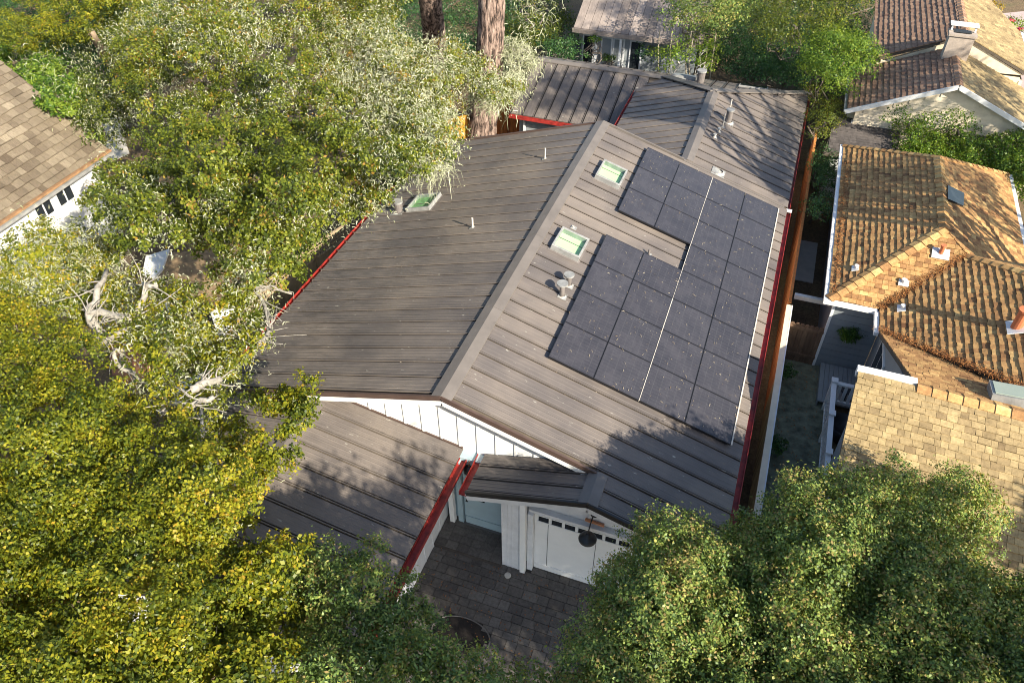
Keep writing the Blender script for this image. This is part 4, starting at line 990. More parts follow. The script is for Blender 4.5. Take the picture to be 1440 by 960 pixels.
# white surfaces glimpsed through the oaks
c1 = top("garden_shelter", "white flat garden shelter top glimpsed through the oak beside the lattice fence", "shelter", tuple(at(215, 370, 0)))
build(MB().prism([tuple(at(u, v, 1.8)) for u, v in ((200, 385), (205, 360), (238, 350), (228, 378), (216, 390))], (0, 0, -0.08)), "shelter_top", WHITE, c1)
for u, v in ((207, 362), (218, 386)): q_ = at(u, v, 1.7); build(MB().box(q_-[0.04, 0.04, 1.7], q_+[0.04, 0.04, 0]), "post", WHITE, c1)
pt = MB(); pt.prism([tuple(at(a, b, 0.03)) for a, b in ((230, 640), (250, 540), (300, 515), (375, 470), (392, 540), (400, 640))], (0, 0, -0.04)); structure(pt, "terrace", WHITE)
pt = MB(); pt.prism([tuple(at(a, b, 0.02)) for a, b in ((205, 400), (240, 355), (330, 350), (300, 420))], (0, 0, -0.04)); structure(pt, "patio", simple("tan_patio", (0.26, 0.18, 0.10), 0.9, 0.4, 4, bmp=0.3))
pt = MB(); pt.prism([tuple(at(a, b, 0.01)) for a, b in ((150, 470), (200, 480), (215, 530), (160, 540))], (0, 0, -0.04)); structure(pt, "brick_patio", simple("red_brown_patio", (0.36, 0.16, 0.09), 0.9, 0.3, 6, bmp=0.3))
gw = top("white_garden_wall", "low white garden wall end next to the tan lattice fence", "wall", tuple(at(325, 455, 0)))
a_, b_ = at(300, 452, 1.5), at(333, 441, 1.5); build(MB().beam(a_, b_, 0.25, 0.6), "coping", WHITE, gw); build(MB().beam(a_-[0, 0, 0.9], b_-[0, 0, 0.9], 0.22, 1.2), "wall_body", WHITE, gw)
# lattice fence along the left side of the house
lf = top("lattice_fence", "tan lattice-topped fence along the left side under the oaks", "fence", (-8, 5.3, 0))
fp = [at(322, 470, 1.8), at(372, 398, 1.8), at(440, 345, 1.8), at(492, 312, 1.8)]
for a, b in zip(fp[:-1], fp[1:]):
    d = b-a; L = np.linalg.norm(d); d /= L
    build(MB().beam(a, b, 0.08, 0.05), "top_rail", LATTICE, lf); build(MB().beam(a-[0, 0, .5], b-[0, 0, .5], 0.06, 0.05), "rail", LATTICE, lf)
    build(MB().beam(a-[0, 0, 1.15], b-[0, 0, 1.15], 0.03, 1.25), "board_panel", LATTICE, lf)
    build(MB().box(a+[-0.05, -0.05, -1.8], a+[0.05, 0.05, 0.06]), "post", LATTICE, lf)
    for k in range(int(L/0.12)):
        q_ = a+d*(0.12*(k+0.5)); build(MB().beam(q_-[0, 0, .025], q_-[0, 0, .48], 0.03, 0.02, upv=(1, 0, 0)), "lath", LATTICE, lf)
    for zz in (0.14, 0.25, 0.36): build(MB().beam(a-[0.012, 0, zz], b-[0.012, 0, zz], 0.02, 0.03), "lath", LATTICE, lf)
# yellow fence behind the main roof, dark orange fence next to the pine
yf = top("yellow_fence", "bright yellow board fence glimpsed behind the roof at the pine foot", "fence", (-7.2, 14.5, 0))
ya, yb = at(622, 196, 1.0), at(672, 182, 1.0)
for k in range(12):
    a = ya*(1-k/12)+yb*(k/12); build(MB().beam([a[0], a[1], 0], [a[0], a[1], 1.75], 0.16, 0.03, upv=(0, 1, 0)), "fence_board", FENCEY, yf)
of = top("rear_fence", "dark orange board fence in the gap between pine trunk and rear wing", "fence", (-5.8, 17.5, 0))
for k in range(12):
    a = np.array([-6.2+k*0.15, 18.6, 0]); build(MB().box(a, a+[0.14, 0.025, 1.8], rr.random()), "fence_board", FENCEB, of)
lw = MB(); lw.prism([tuple(at(a, b, 0.0)) for a, b in ((690, 10), (750, 20), (740, 70), (690, 60))], (0, 0, -0.01)); structure(lw, "dry_lawn", simple("dry_lawn", (0.42, 0.32, 0.06), 0.95, 0.3, 5, bmp=0.4))
rd = MB(); rd.prism([tuple(at(a, b, 0.0)) for a, b in ((1400, 20), (1500, 10), (1500, 150), (1405, 110))], (0, 0, -0.01)); structure(rd, "garden_path", simple("pinkish_path", (0.45, 0.35, 0.32), 0.9, 0.2, 3, bmp=0.3))
pp = at(1425, 75, 0); pot = top("potted_plant", "terracotta pot with a leafy plant by the path at the top right", "potted plant", tuple(pp))
v_, f_ = lathe([(0.2, 0), (0.3, 0.4), (0.33, 0.4), (0.33, 0.48), (0.27, 0.48), (0.0, 0.44)], tuple(pp), 16); build(MB().add(v_, f_), "pot", TERRA, pot)
# ================================================================== FOLIAGE
def leaves(name, C, Rb, mat, parent, per, ln, wd, seed, sub=24, sig=0.17, up_b=0.35, flat=0.75, droop=0.0, tmean=0.45, tsd=0.2, kind=None):
    """leaf-sized folded quads in small sprays over the outside of many overlapping boughs"""
    r = np.random.default_rng(seed); C = np.asarray(C, float); nb = len(C)
    if nb == 0: return None
    Rb = np.broadcast_to(np.asarray(Rb, float), (nb,))
    d = r.normal(size=(nb, sub, 3)); d[..., 2] = np.abs(d[..., 2])*1.0-0.35; d /= np.linalg.norm(d, axis=2, keepdims=True)
    rad = Rb[:, None]*r.uniform(0.62, 1.12, (nb, sub)); d2 = d*np.array([1, 1, flat])
    SC = C[:, None, :]+d2*rad[..., None]
    bt = r.normal(0, 0.10, (nb, 1)); st = r.normal(0, 0.12, (nb, sub))+bt
    m = per//sub
    g = r.normal(size=(nb, sub, m, 3))*(Rb[:, None, None, None]*sig)*np.array([1, 1, 0.8])
    P = SC[:, :, None, :]+g
    # drop leaves below each other's bough centre so that gaps stay
    o = d[:, :, None, :]*0.8+r.normal(size=P.shape)*0.55+np.array([0, 0, up_b]); o /= np.linalg.norm(o, axis=3, keepdims=True)
    T = tmean+st[:, :, None]+r.normal(0, tsd*1.05, (nb, sub, m))
    P = P.reshape(-1, 3); o = o.reshape(-1, 3); T = np.clip(T.reshape(-1), 0, 1); n = len(P)
    a = r.normal(size=(n, 3)); a[:, 2] -= droop; a -= o*(a*o).sum(1)[:, None]; a /= np.linalg.norm(a, axis=1)[:, None]+1e-9; b = np.cross(o, a)
    L = (ln*r.uniform(0.45, 1.4, n))[:, None]; Wd = (wd*r.uniform(0.5, 1.3, n))[:, None]
    mid = P+a*L*0.45
    V = np.stack([P, mid-b*Wd+o*Wd*0.35, P+a*L, mid+b*Wd+o*Wd*0.35], 1).reshape(-1, 3)
    org = root_org(parent) if parent else np.zeros(3)
    return put(name, mesh_np(name, V-org, np.arange(4*n).reshape(-1, 4), np.repeat(T, 4)), mat, parent, kind)
def strands(name, C, mat, parent, per, ln, wd, seed, spread=0.35, down=1.0):
    r = np.random.default_rng(seed); C = np.asarray(C, float); nb = len(C)
    if nb == 0: return None
    P = (C[:, None, :]+r.normal(size=(nb, per, 3))*spread).reshape(-1, 3); n = len(P)
    d0 = r.normal(size=(n, 3))*0.9; d0[:, 2] -= 0.2*down; d0 /= np.linalg.norm(d0, axis=1)[:, None]
    d1 = d0*0.6+r.normal(size=(n, 3))*0.5; d1[:, 2] -= 0.9*down; d1 /= np.linalg.norm(d1, axis=1)[:, None]
    L = (ln*r.uniform(0.35, 1.3, n))[:, None]; s = np.cross(d0+d1*0.3, r.normal(size=(n, 3))); s /= np.linalg.norm(s, axis=1)[:, None]; s *= (wd*r.uniform(0.6, 1.5, n))[:, None]
    A = P; B = P+d0*L*0.5; E_ = B+d1*L*0.5
    V = np.stack([A-s, A+s, B+s*0.9, B-s*0.9, E_+s*0.25, E_-s*0.25], 1).reshape(-1, 3)
    i = np.arange(n)*6; Q = np.concatenate([np.stack([i, i+1, i+2, i+3], 1), np.stack([i+3, i+2, i+4, i+5], 1)])
    T = np.repeat(np.clip(r.normal(0.5, 0.25, n), 0, 1), 6)
    org = root_org(parent) if parent else np.zeros(3)
    return put(name, mesh_np(name, V-org, Q, T), mat, parent, 'stuff' if parent else None)
def in_poly(x, y, P):
    c = False; j = len(P)-1
    for i in range(len(P)):
        if ((P[i][1] > y) != (P[j][1] > y)) and (x < (P[j][0]-P[i][0])*(y-P[i][1])/(P[j][1]-P[i][1])+P[i][0]): c = not c
        j = i
    return c
def edge_d(x, y, P):
    best = 1e9
    for i in range(len(P)):
        a = np.array(P[i], float); b = np.array(P[(i+1) % len(P)], float); e = b-a; t = max(0, min(1, ((x-a[0])*e[0]+(y-a[1])*e[1])/(e@e))); best = min(best, math.hypot(*(a+e*t-[x, y])))
    return best
def crown_points(poly, step, zlo, zhi, seed, holes=(), rough=0.5, fall=110, skip=0.05, layers=1, ldz=1.1, inset=9):
    """bough centres of a crown whose outline is given by photograph pixels and real heights"""
    r = random.Random(seed); xs = [p[0] for p in poly]; ys = [p[1] for p in poly]; out = []
    y = min(ys); k = 0
    while y < max(ys):
        x = min(xs)+(k % 2)*step/2
        while x < max(xs):
            u, v = x+r.uniform(-.4, .4)*step, y+r.uniform(-.4, .4)*step
            if in_poly(u, v, poly) and r.random() > skip and edge_d(u, v, poly) > inset*r.uniform(0.5, 1.2) and not any(((u-a)/c)**2+((v-b)/d)**2 < 1 for a, b, c, d in holes):
                e = min(1, edge_d(u, v, poly)/fall); s = math.sqrt(max(0, 1-(1-e)**2))
                nz = noise.noise(Vector((u*0.011, v*0.011, seed)))*rough*2.6+noise.noise(Vector((u*0.03, v*0.03, seed+9)))*rough
                z = zlo+(zhi-zlo)*s+nz
                out.append(at(u, v, z))
                for l in range(1, layers):
                    if not e < 0.25:
                        q = at(u+r.uniform(-8, 8), v+r.uniform(-8, 8), z-ldz*l); out.append(q)
            x += step
        y += step*0.87; k += 1
    if len(out) < 2: out = [at(sum(xs)/len(xs)+o, sum(ys)/len(ys), zhi) for o in (-3, 3)]
    return np.array(out)
def trunk(mb, base, topp, r0, r1, seed, bend=0.4, seg=7, sides=9):
    r = random.Random(seed); b = np.array(base, float); t = np.array(topp, float); pts = []; rad = []
    for i in range(seg+1):
        f = i/seg; o = np.array([r.uniform(-1, 1), r.uniform(-1, 1), 0])*bend*math.sin(f*math.pi)
        pts.append(b*(1-f)+t*f+o); rad.append(r0*(1-f)+r1*f)
    mb.tube(pts, rad, sides); return pts
def tree(name, label, base, C, Rb, mat, per, ln, wd, seed, group=None, lich=None, trunk_r=0.22, limbs=7, barkm=None, cat="tree", sub=24, sig=0.17, white=False, **kw):
    base = np.array(base, float); t = top(name, label, cat, tuple(base), group)
    cen = C.mean(0); r = random.Random(seed); mb = MB()
    fork = np.array([base[0]*0.7+cen[0]*0.3, base[1]*0.7+cen[1]*0.3, base[2]+(cen[2]-base[2])*0.45])
    trunk(mb, base-[0, 0, .1], fork, trunk_r, trunk_r*0.72, seed, 0.15)
    build(mb, "trunk", barkm or BARK, t, smooth=True)
    idx = r.sample(range(len(C)), min(limbs, len(C)))
    for i in idx:
        mb = MB(); e = C[i]-[0, 0, 0.15]; pts = trunk(mb, fork-[0, 0, .1], e, trunk_r*0.5, 0.03, seed+i, 0.5)
        for q in range(3):
            j = min(range(len(C)), key=lambda j: np.linalg.norm(C[j]-pts[4+q])+r.random()*1.2)
            trunk(mb, pts[3+q], C[j], trunk_r*0.2, 0.015, seed+j, 0.2, 4, 6)
        build(mb, "limb", barkm or BARK, t, smooth=True)
    leaves("crown", C, Rb, mat, t, per, ln, wd, seed, sub=sub, sig=sig, kind="stuff", **kw)
    if lich is not None and len(lich[0]): strands("lichen", lich[0], LICHEN, t, lich[1], lich[2], lich[3], seed+1, **(lich[4] if len(lich) > 4 else {}))
    return t
def branch(t, pts, r0, r1, mat=None, zz=None, sub=True, seed=0):
    """a visible bent bough given along its course"""
    P = [at(u, v, z) for u, v, z in pts]; n = len(P); Q = []
    rr = random.Random(seed+int(pts[0][0]))
    for a, b in zip(P[:-1], P[1:]):
        Q += [a, (a+b)/2+np.array([rr.uniform(-1, 1), rr.uniform(-1, 1), rr.uniform(-1, 1)])*0.05]
    Q.append(P[-1]); m = len(Q); mb = MB()
    mb.tube(Q, [r0*(1-i/(m-1))+r1*i/(m-1) for i in range(m)], 8)
    if sub:
        for k in range(1, m-1):
            for _ in range(2):
                ax = Q[min(k+1, m-1)]-Q[k-1]; ax = ax/(np.linalg.norm(ax)+1e-6); d = ax*rr.choice([1, -0.6])+np.array([rr.uniform(-1, 1), rr.uniform(-1, 1), rr.uniform(-.2, .8)])*0.8; L = rr.uniform(0.2, 0.6); q = Q[k]; w_ = []
                for s in range(5): w_.append(q); d = d+np.array([rr.uniform(-1, 1) for _ in range(3)])*0.45; q = q+d*L/4
                mb.tube(w_, [r1*0.32*(1-s/5)+0.003 for s in range(5)], 5)
    return build(mb, "branch", mat or LICHBARK, t, smooth=True)

rnd = random.Random(99)
def pick(C, f, seed):
    r = random.Random(seed); return np.array([c for c in C if r.random() < f]).reshape(-1, 3)
def patchy(u, v, s=0.022, t=0.0, k=5): return noise.noise(Vector((u*s, v*s, k))) > t
def pick_px(C, fn, seed):
    r = random.Random(seed); o = []
    for c in C:
        d = c-CAM; z = d@fw; u, v = 720+F*(d@rt)/z, 480-F*(d@up)/z
        if r.random() < fn(u, v): o.append(c)
    return np.array(o).reshape(-1, 3)

# --- near left oak, sunlit yellow-green
T1A = [(-120, 455), (20, 410), (110, 450), (140, 480), (150, 540), (200, 575), (290, 600), (330, 640), (330, 760), (300, 860), (240, 1060), (-140, 1060)]
gapsA = [(205, 868, 14, 12), (145, 505, 18, 22), (60, 700, 9, 8), (185, 770, 8, 8)]
CA = crown_points(T1A, 27, 4.6, 6.4, 1, gapsA, 0.32, 90)
t1 = tree("oak_tree", "big sunlit yellow-green oak filling the lower left corner of the view", at(120, 640, 0)*[1, 1, 0], CA, 0.42, LF_SUN, 640, 0.060, 0.021, 101, trunk_r=0.3, limbs=9, sub=8, sig=0.19, lich=(pick(CA, 0.16, 3), 16, 0.12, 0.006, dict(spread=0.16)))
T1B = [(280, 600), (345, 600), (372, 560), (400, 540), (432, 515), (450, 545), (452, 600), (415, 625), (395, 660), (412, 700), (358, 700), (345, 745), (390, 760), (430, 760), (420, 860), (370, 1060), (230, 1060), (290, 860), (320, 760), (320, 650)]
CB = crown_points(T1B, 25, 4.3, 5.6, 2, [(283, 868, 20, 22), (390, 670, 12, 9), (318, 845, 14, 9)], 0.4, 60)
t1b = tree("oak_tree", "yellow-green oak boughs overhanging the brown front wing roof on the left", at(300, 790, 0)*[1, 1, 0], CB, 0.36, LF_SUN, 480, 0.072, 0.026, 102, trunk_r=0.22, limbs=8, sub=8, sig=0.19, lich=(pick(CB, 0.16, 3), 16, 0.12, 0.006, dict(spread=0.16)))
# --- pale-branched open oak in the middle left
T5 = [(-60, 330), (40, 310), (150, 315), (190, 350), (200, 380), (235, 400), (330, 385), (378, 400), (380, 470), (365, 500), (352, 545), (330, 590), (250, 590), (190, 560), (110, 460), (-60, 450)]
holes5 = [(220, 372, 18, 15), (258, 388, 14, 9), (165, 485, 26, 16), (185, 522, 20, 18), (255, 530, 20, 11), (322, 450, 16, 10), (300, 560, 34, 10), (358, 515, 12, 20), (140, 440, 16, 8)]
C5 = crown_points(T5, 20, 4.2, 5.2, 5, holes5, 0.35, 60, 0.12)
lich5 = pick_px(C5, lambda u, v: 0.95 if (50 < u < 215 and 335 < v < 445) else 0.45, 4)
t5 = tree("oak_tree", "open oak with thick pale lichen-covered branches beside the lattice fence", at(165, 470, 0)*[1, 1, 0], C5, 0.34, LF_SUN, 260, 0.072, 0.026, 105, trunk_r=0.24, limbs=6, barkm=LICHBARK, sub=7, sig=0.2, lich=(lich5, 140, 0.115, 0.008, dict(spread=0.24)))
bz = 5.45
for pts, r0, r1 in [
    ([(126, 442, bz), (142, 438, bz), (164, 445, bz), (183, 448, bz), (193, 437, bz), (204, 416, bz+.2), (203, 399, bz+.3), (222, 403, bz+.3)], .085, .05),
    ([(140, 490, 5.0), (137, 462, 5.2), (126, 442, bz), (135, 425, bz), (137, 404, bz+.2), (150, 380, bz+.2)], .12, .05),
    ([(140, 484, 5.2), (160, 476, 5.3), (180, 462, 5.4)], .10, .07),
    ([(198, 484, bz), (178, 486, bz), (162, 492, bz), (164, 510, bz-.2), (178, 521, bz-.2), (193, 530, bz-.2), (207, 542, bz-.3)], .055, .03),
    ([(268, 548, bz), (280, 541, bz), (295, 537, bz), (311, 531, bz)], .085, .06),
    ([(222, 582, bz), (237, 568, bz), (260, 569, bz), (283, 562, bz), (300, 558, bz)], .08, .05),
    ([(330, 399, 5.2), (362, 405, 5.2), (369, 422, 5.2), (376, 445, 5.2), (378, 466, 5.2), (371, 479, 5.2), (355, 494, 5.2)], .03, .05),
    ([(410, 413, 5.2), (392, 408, 5.2), (378, 402, 5.2), (366, 408, 5.2)], .02, .03),
    ([(388, 440, 5.2), (379, 458, 5.2), (378, 468, 5.2)], .02, .03),
    ([(345, 478, 5.2), (358, 476, 5.2), (370, 480, 5.2)], .015, .03),
    ([(270, 640, 5.4), (285, 605, 5.4), (283, 575, 5.4)], .04, .03)]:
    branch(t5, pts, r0, r1)
# --- lower middle oak, half in shade
T2 = [(375, 1060), (400, 880), (360, 775), (400, 745), (425, 755), (480, 735), (510, 750), (560, 780), (590, 800), (600, 850), (635, 890), (670, 925), (725, 930), (765, 945), (780, 1000), (820, 1060)]
C2 = crown_points(T2, 22, 3.4, 5.0, 12, [(540, 820, 10, 16), (660, 890, 44, 30), (690, 920, 12, 16)], 0.3, 80, inset=17)
t2 = tree("oak_tree", "mixed green oak in front of the driveway at the bottom centre", (-1.6, -5.3, 0), C2, 0.34, LF_DARK, 330, 0.062, 0.019, 106, trunk_r=0.18, limbs=7, sub=8, sig=0.19, lich=(pick(C2, 0.15, 3), 16, 0.12, 0.006, dict(spread=0.16)), tmean=0.5)
# --- lower right oaks
T3 = [(800, 1060), (790, 910), (830, 860), (830, 800), (880, 770), (895, 720), (935, 715), (985, 725), (1030, 735), (1035, 700), (1060, 690), (1075, 745), (1095, 820), (1110, 1060)]
C3 = crown_points(T3, 21, 3.7, 5.4, 14, [], 0.28, 90, skip=0.0, inset=20, layers=2, ldz=0.8)
t3 = tree("oak_tree", "dark green oak crown beside the garage door in the lower right", (6.2, -3.2, 0), C3, 0.36, LF_DARK, 460, 0.052, 0.018, 107, trunk_r=0.22, limbs=8, sub=8, sig=0.19, tmean=0.6, tsd=0.24)
T3b = [(1050, 1060), (1040, 850), (1040, 750), (1085, 700), (1110, 662), (1160, 665), (1200, 660), (1225, 665), (1260, 650), (1290, 672), (1330, 660), (1400, 690), (1405, 720), (1375, 750), (1400, 800), (1460, 810), (1540, 840), (1540, 1060)]
C3b = crown_points(T3b, 21, 3.9, 5.6, 16, [], 0.26, 90, skip=0.0, layers=2, ldz=0.8)
t3b = tree("oak_tree", "broad dark oak crown overlapping the tile roof in the lower right corner", (9.3, -2.6, 0), C3b, 0.36, LF_DARK, 460, 0.052, 0.018, 108, trunk_r=0.25, limbs=9, sub=8, sig=0.19, tmean=0.6, tsd=0.24)
# --- upper left oaks
T4 = [(150, 130), (205, 55), (330, 30), (470, 90), (560, 180), (600, 215), (610, 250), (560, 280), (530, 290), (500, 312), (455, 335), (435, 372), (400, 405), (350, 412), (318, 405), (305, 360), (245, 345), (200, 350), (160, 330), (105, 300), (150, 235), (185, 215), (205, 180)]
C4 = crown_points(T4, 20, 4.6, 6.6, 20, [(410, 118, 9, 14), (270, 140, 7, 7), (345, 212, 8, 7)], 0.85, 90)
l4 = pick_px(C4, lambda u, v: (0.95 if patchy(u, v, 0.02, 0.0) else 0.12) if (v < 150 or u > 440 or u < 250) else (0.8 if patchy(u, v, 0.022, 0.22) else 0.04), 5)
t4 = tree("oak_tree", "large olive-green oak covering the left side of the metal roof", at(330, 250, 0)*[1, 1, 0], C4, 0.42, LF_OLIVE, 330, 0.082, 0.030, 109, trunk_r=0.3, limbs=9, sub=6, sig=0.19, lich=(l4, 150, 0.115, 0.0085, dict(spread=0.26)), tmean=0.5)
T4b = [(420, 60), (470, -10), (560, 10), (560, 50), (590, 60), (640, 50), (700, 100), (735, 120), (725, 150), (690, 160), (650, 130), (640, 190), (660, 200), (625, 215), (632, 240), (600, 230), (560, 215), (480, 160)]
C4b = crown_points(T4b, 18, 4.8, 6.2, 23, [(678, 165, 16, 30), (692, 100, 10, 18)], 0.5, 70)
t4b = tree("lichen_oak", "oak hung with pale grey-green lichen in front of the two pine trunks", at(560, 150, 0)*[1, 1, 0], C4b, 0.42, LF_OLIVE, 260, 0.078, 0.028, 110, trunk_r=0.26, limbs=8, sub=7, sig=0.2, barkm=LICHBARK, lich=(pick_px(C4b, lambda u, v: 1.0 if patchy(u, v, 0.03, -0.2) else 0.5, 8), 300, 0.125, 0.010, dict(spread=0.26)), tmean=0.6)
CL = np.array([at(u, v, 4.6) for u, v in ((612, 222), (625, 210), (605, 235), (598, 226), (618, 232))])
strands("hanging_lichen", CL, LICHEN, t4b, 60, 0.9, 0.006, 44, spread=0.16, down=2.5)
T4c = [(180, 125), (150, 60), (180, 10), (260, -50), (600, -60), (560, 30), (500, 60), (440, 70), (330, 65), (240, 95), (200, 130)]
C4c = crown_points(T4c, 18, 4.8, 6.4, 25, [(370, 25, 14, 12)], 0.5, 70)
t4c = tree("lichen_oak", "lichen-streaked oak crown along the top edge left of the pines", at(330, 60, 0)*[1, 1, 0], C4c, 0.46, LF_OLIVE, 260, 0.085, 0.030, 111, trunk_r=0.26, limbs=7, sub=7, sig=0.2, lich=(pick_px(C4c, lambda u, v: 0.95 if patchy(u, v, 0.025, 0.0, 2) else 0.2, 6), 170, 0.125, 0.010, dict(spread=0.26)), tmean=0.6)
T6 = [(-30, 52), (30, 52), (80, 68), (110, 100), (145, 140), (135, 195), (100, 190), (70, 165), (30, 120), (-30, 95)]
C6 = crown_points(T6, 13, 2.2, 3.6, 27, [], 0.8, 40, inset=2)
tree("green_shrub", "bright green leafy shrub just above the brown shake roof", at(60, 110, 0)*[1, 1, 0], C6, 0.36, LF_BRIGHT, 260, 0.10, 0.036, 112, trunk_r=0.08, limbs=3, sub=7, sig=0.19, tmean=0.6, cat="shrub", lich=(pick(C6, 0.4, 1), 30, 0.3, 0.008))
T7 = [(-40, 30), (10, 5), (40, -40), (210, -50), (200, 15), (165, 45), (130, 66), (60, 72), (-40, 66)]
C7 = crown_points(T7, 13, 2.8, 4.6, 29, [(18, 10, 22, 12), (95, 28, 8, 6)], 0.9, 40, inset=2)
tree("olive_tree", "feathery yellow-olive tree at the very top left", at(70, 60, 0)*[1, 1, 0], C7, 0.42, LF_SUN, 260, 0.11, 0.022, 113, trunk_r=0.1, limbs=4, sub=7, sig=0.19, tmean=0.42)
T7b = [(120, 40), (160, 10), (215, 30), (210, 130), (180, 170), (170, 205), (125, 205), (95, 165), (105, 90)]
C7b = crown_points(T7b, 14, 2.2, 4.2, 31, [(143, 80, 12, 18), (150, 185, 16, 14)], 0.4, 40, 0.12, inset=2)
tree("lichen_shrub", "grey-green lichened bush around a leaning brown trunk behind the white lattice", at(140, 150, 0)*[1, 1, 0], C7b, 0.38, LF_OLIVE, 190, 0.08, 0.03, 114, trunk_r=0.12, limbs=4, cat="shrub", lich=(pick(C7b, 0.6, 2), 110, 0.13, 0.010), tmean=0.3)
lt_ = MB(); trunk(lt_, at(158, 95, 1.5), at(128, 45, 4.5), 0.22, 0.14, 5, 0.1); tag(build(lt_, "leaning_trunk", simple("pale_brown_bark", (0.30, 0.22, 0.15), 0.95, 0.3, 6, bmp=0.7), smooth=True), "bare pale brown trunk leaning out of the bush near the white lattice", "tree trunk")
# --- pines: only the trunks enter the frame, their crowns stand above it
def pine(label, base, lean, r0, hgt, seed):
    t = top("pine_tree", label, "tree", tuple(base)); r = np.random.default_rng(seed); nseg, ns = 110, 56; V = []; base = np.array(base, float); lean = np.array(lean, float)
    for i in range(nseg+1):
        f = i/nseg; z = hgt*f; c = base+lean*f+np.array([0.1*math.sin(f*5), 0.08*math.cos(f*4), z]); rad = r0*(1-0.45*f)
        for k in range(ns):
            th = 2*math.pi*k/ns; q = Vector((math.cos(th)*2.6, math.sin(th)*2.6, z*0.75+seed)); h = 1-abs(noise.noise(q*1.6))*2.4; h2 = noise.noise(q*5)
            rr_ = rad*(1+0.15*max(-0.9, h)+0.05*h2); V.append(c+np.array([math.cos(th)*rr_, math.sin(th)*rr_, 0]))
    V = np.array(V); i, k = np.meshgrid(np.arange(nseg), np.arange(ns), indexing='ij'); k2 = (k+1) % ns
    Q = np.stack([i*ns+k, i*ns+k2, (i+1)*ns+k2, (i+1)*ns+k], -1).reshape(-1, 4)
    put("trunk", mesh_np("pine_trunk", V-base, Q), PBARK, t)
    cr = base+lean+np.array([0, 0, hgt]); C = cr+np.random.default_rng(seed).normal(size=(40, 3))*[1.3, 1.3, 1.0]+[-0.5, 1.0, 0.5]
    leaves("crown", C, 0.9, LF_DEEP, t, 220, 0.22, 0.02, seed, sub=10, sig=0.4)
    return t
p0 = at(646, 195, 0.0); pine("thick pine trunk with furrowed bark at the top centre", p0*[1, 1, 0], at(690, 0, 6.6)-p0-[0, 0, 0], 0.52, 14.0, 3) if False else None
def lean_for(u0, v0, z0, u1, v1, z1, hgt):
    a, b = at(u0, v0, z0), at(u1, v1, z1); s = (b-a)/(z1-z0); base = a-s*z0
    return base, np.array([s[0]*hgt, s[1]*hgt, 0])
b_, l_ = lean_for(675, 190, 0.9, 691, 2, 6.2, 11.5); pine("thick pine trunk with furrowed reddish bark at the top centre", b_*[1, 1, 0], l_, 0.56, 11.5, 3)
b_, l_ = lean_for(612, 110, 0.9, 603, 0, 5.4, 11.5); pine("second darker pine trunk further left behind the lichened oak", b_*[1, 1, 0], l_, 0.50, 11.5, 8)
# --- lichened twig spray by the rear wing
C9 = np.array([at(u, v, 4.2) for u, v in ((705, 62), (722, 70), (740, 75), (728, 88), (712, 80), (745, 92), (700, 75), (752, 80), (735, 60))])
tree("lichen_bough_tree", "small tree with drooping lichened twigs left of the rear wing roof", at(752, 95, 0)*[1, 1, 0], C9, 0.26, LF_OLIVE, 60, 0.05, 0.016, 115, trunk_r=0.06, limbs=5, barkm=LICHBARK, lich=(C9, 130, 0.38, 0.009, dict(spread=0.22, down=1.6)))
C9b = np.array([at(u, v, 4.8) for u, v in ((680, 130), (700, 125), (715, 118), (690, 142), (722, 112), (700, 140), (712, 135))])
strands("hanging_lichen", C9b, LICHEN, t4b, 110, 0.5, 0.009, 46, spread=0.22, down=1.5)
C9c = np.array([at(u, v, 3.6) for u, v in ((720, -5), (740, 5), (755, 15), (770, 8), (735, 20), (760, 28), (745, 35))])
tree("olive_tree", "hanging olive foliage at the top edge right of the pine trunk", at(750, 20, 0)*[1, 1, 0], C9c, 0.5, LF_OLIVE, 170, 0.07, 0.018, 116, trunk_r=0.08, limbs=3, lich=(C9c, 40, 0.4, 0.01))
# --- bushes behind the rear roof
def bush(label, poly, z0, z1, mat, seed, step=14, rb=0.42, per=240, ln=0.075, wd=0.028, base=None, name="leafy_shrub", cat="shrub", group=None, **kw):
    C = crown_points(poly, step, z0, z1, seed, [], 0.3, 35, layers=2, ldz=0.7, inset=2)
    b = base if base is not None else np.array([C[:, 0].mean(), C[:, 1].mean(), 0])
    return tree(name, label, np.array(b)*[1, 1, 0], C, rb, mat, per, ln, wd, seed, trunk_r=0.06, limbs=4, cat=cat, group=group, **kw)
bush("dense green shrub left of the weathered board house", [(752, 60), (775, 38), (812, 45), (825, 75), (822, 85), (760, 82)], 1.6, 2.4, LF_DEEP, 201, tmean=0.6)
bush("leafy vine against the lower left window of the board house", [(828, 50), (842, 48), (845, 60), (830, 62)], 2.3, 2.5, LF_BRIGHT, 202, 10, 0.2, 120)
bush("small green bush under the middle window of the board house", [(848, 76), (862, 76), (866, 88), (848, 88)], 1.2, 1.5, LF_BRIGHT, 203, 11, 0.25, 140, tmean=0.35)
bush("shaded green vine by the right-hand window of the board house", [(915, 20), (940, 12), (950, 50), (925, 60), (905, 90), (895, 80)], 1.8, 2.8, LF_DEEP, 204, 15, 0.35, 200)
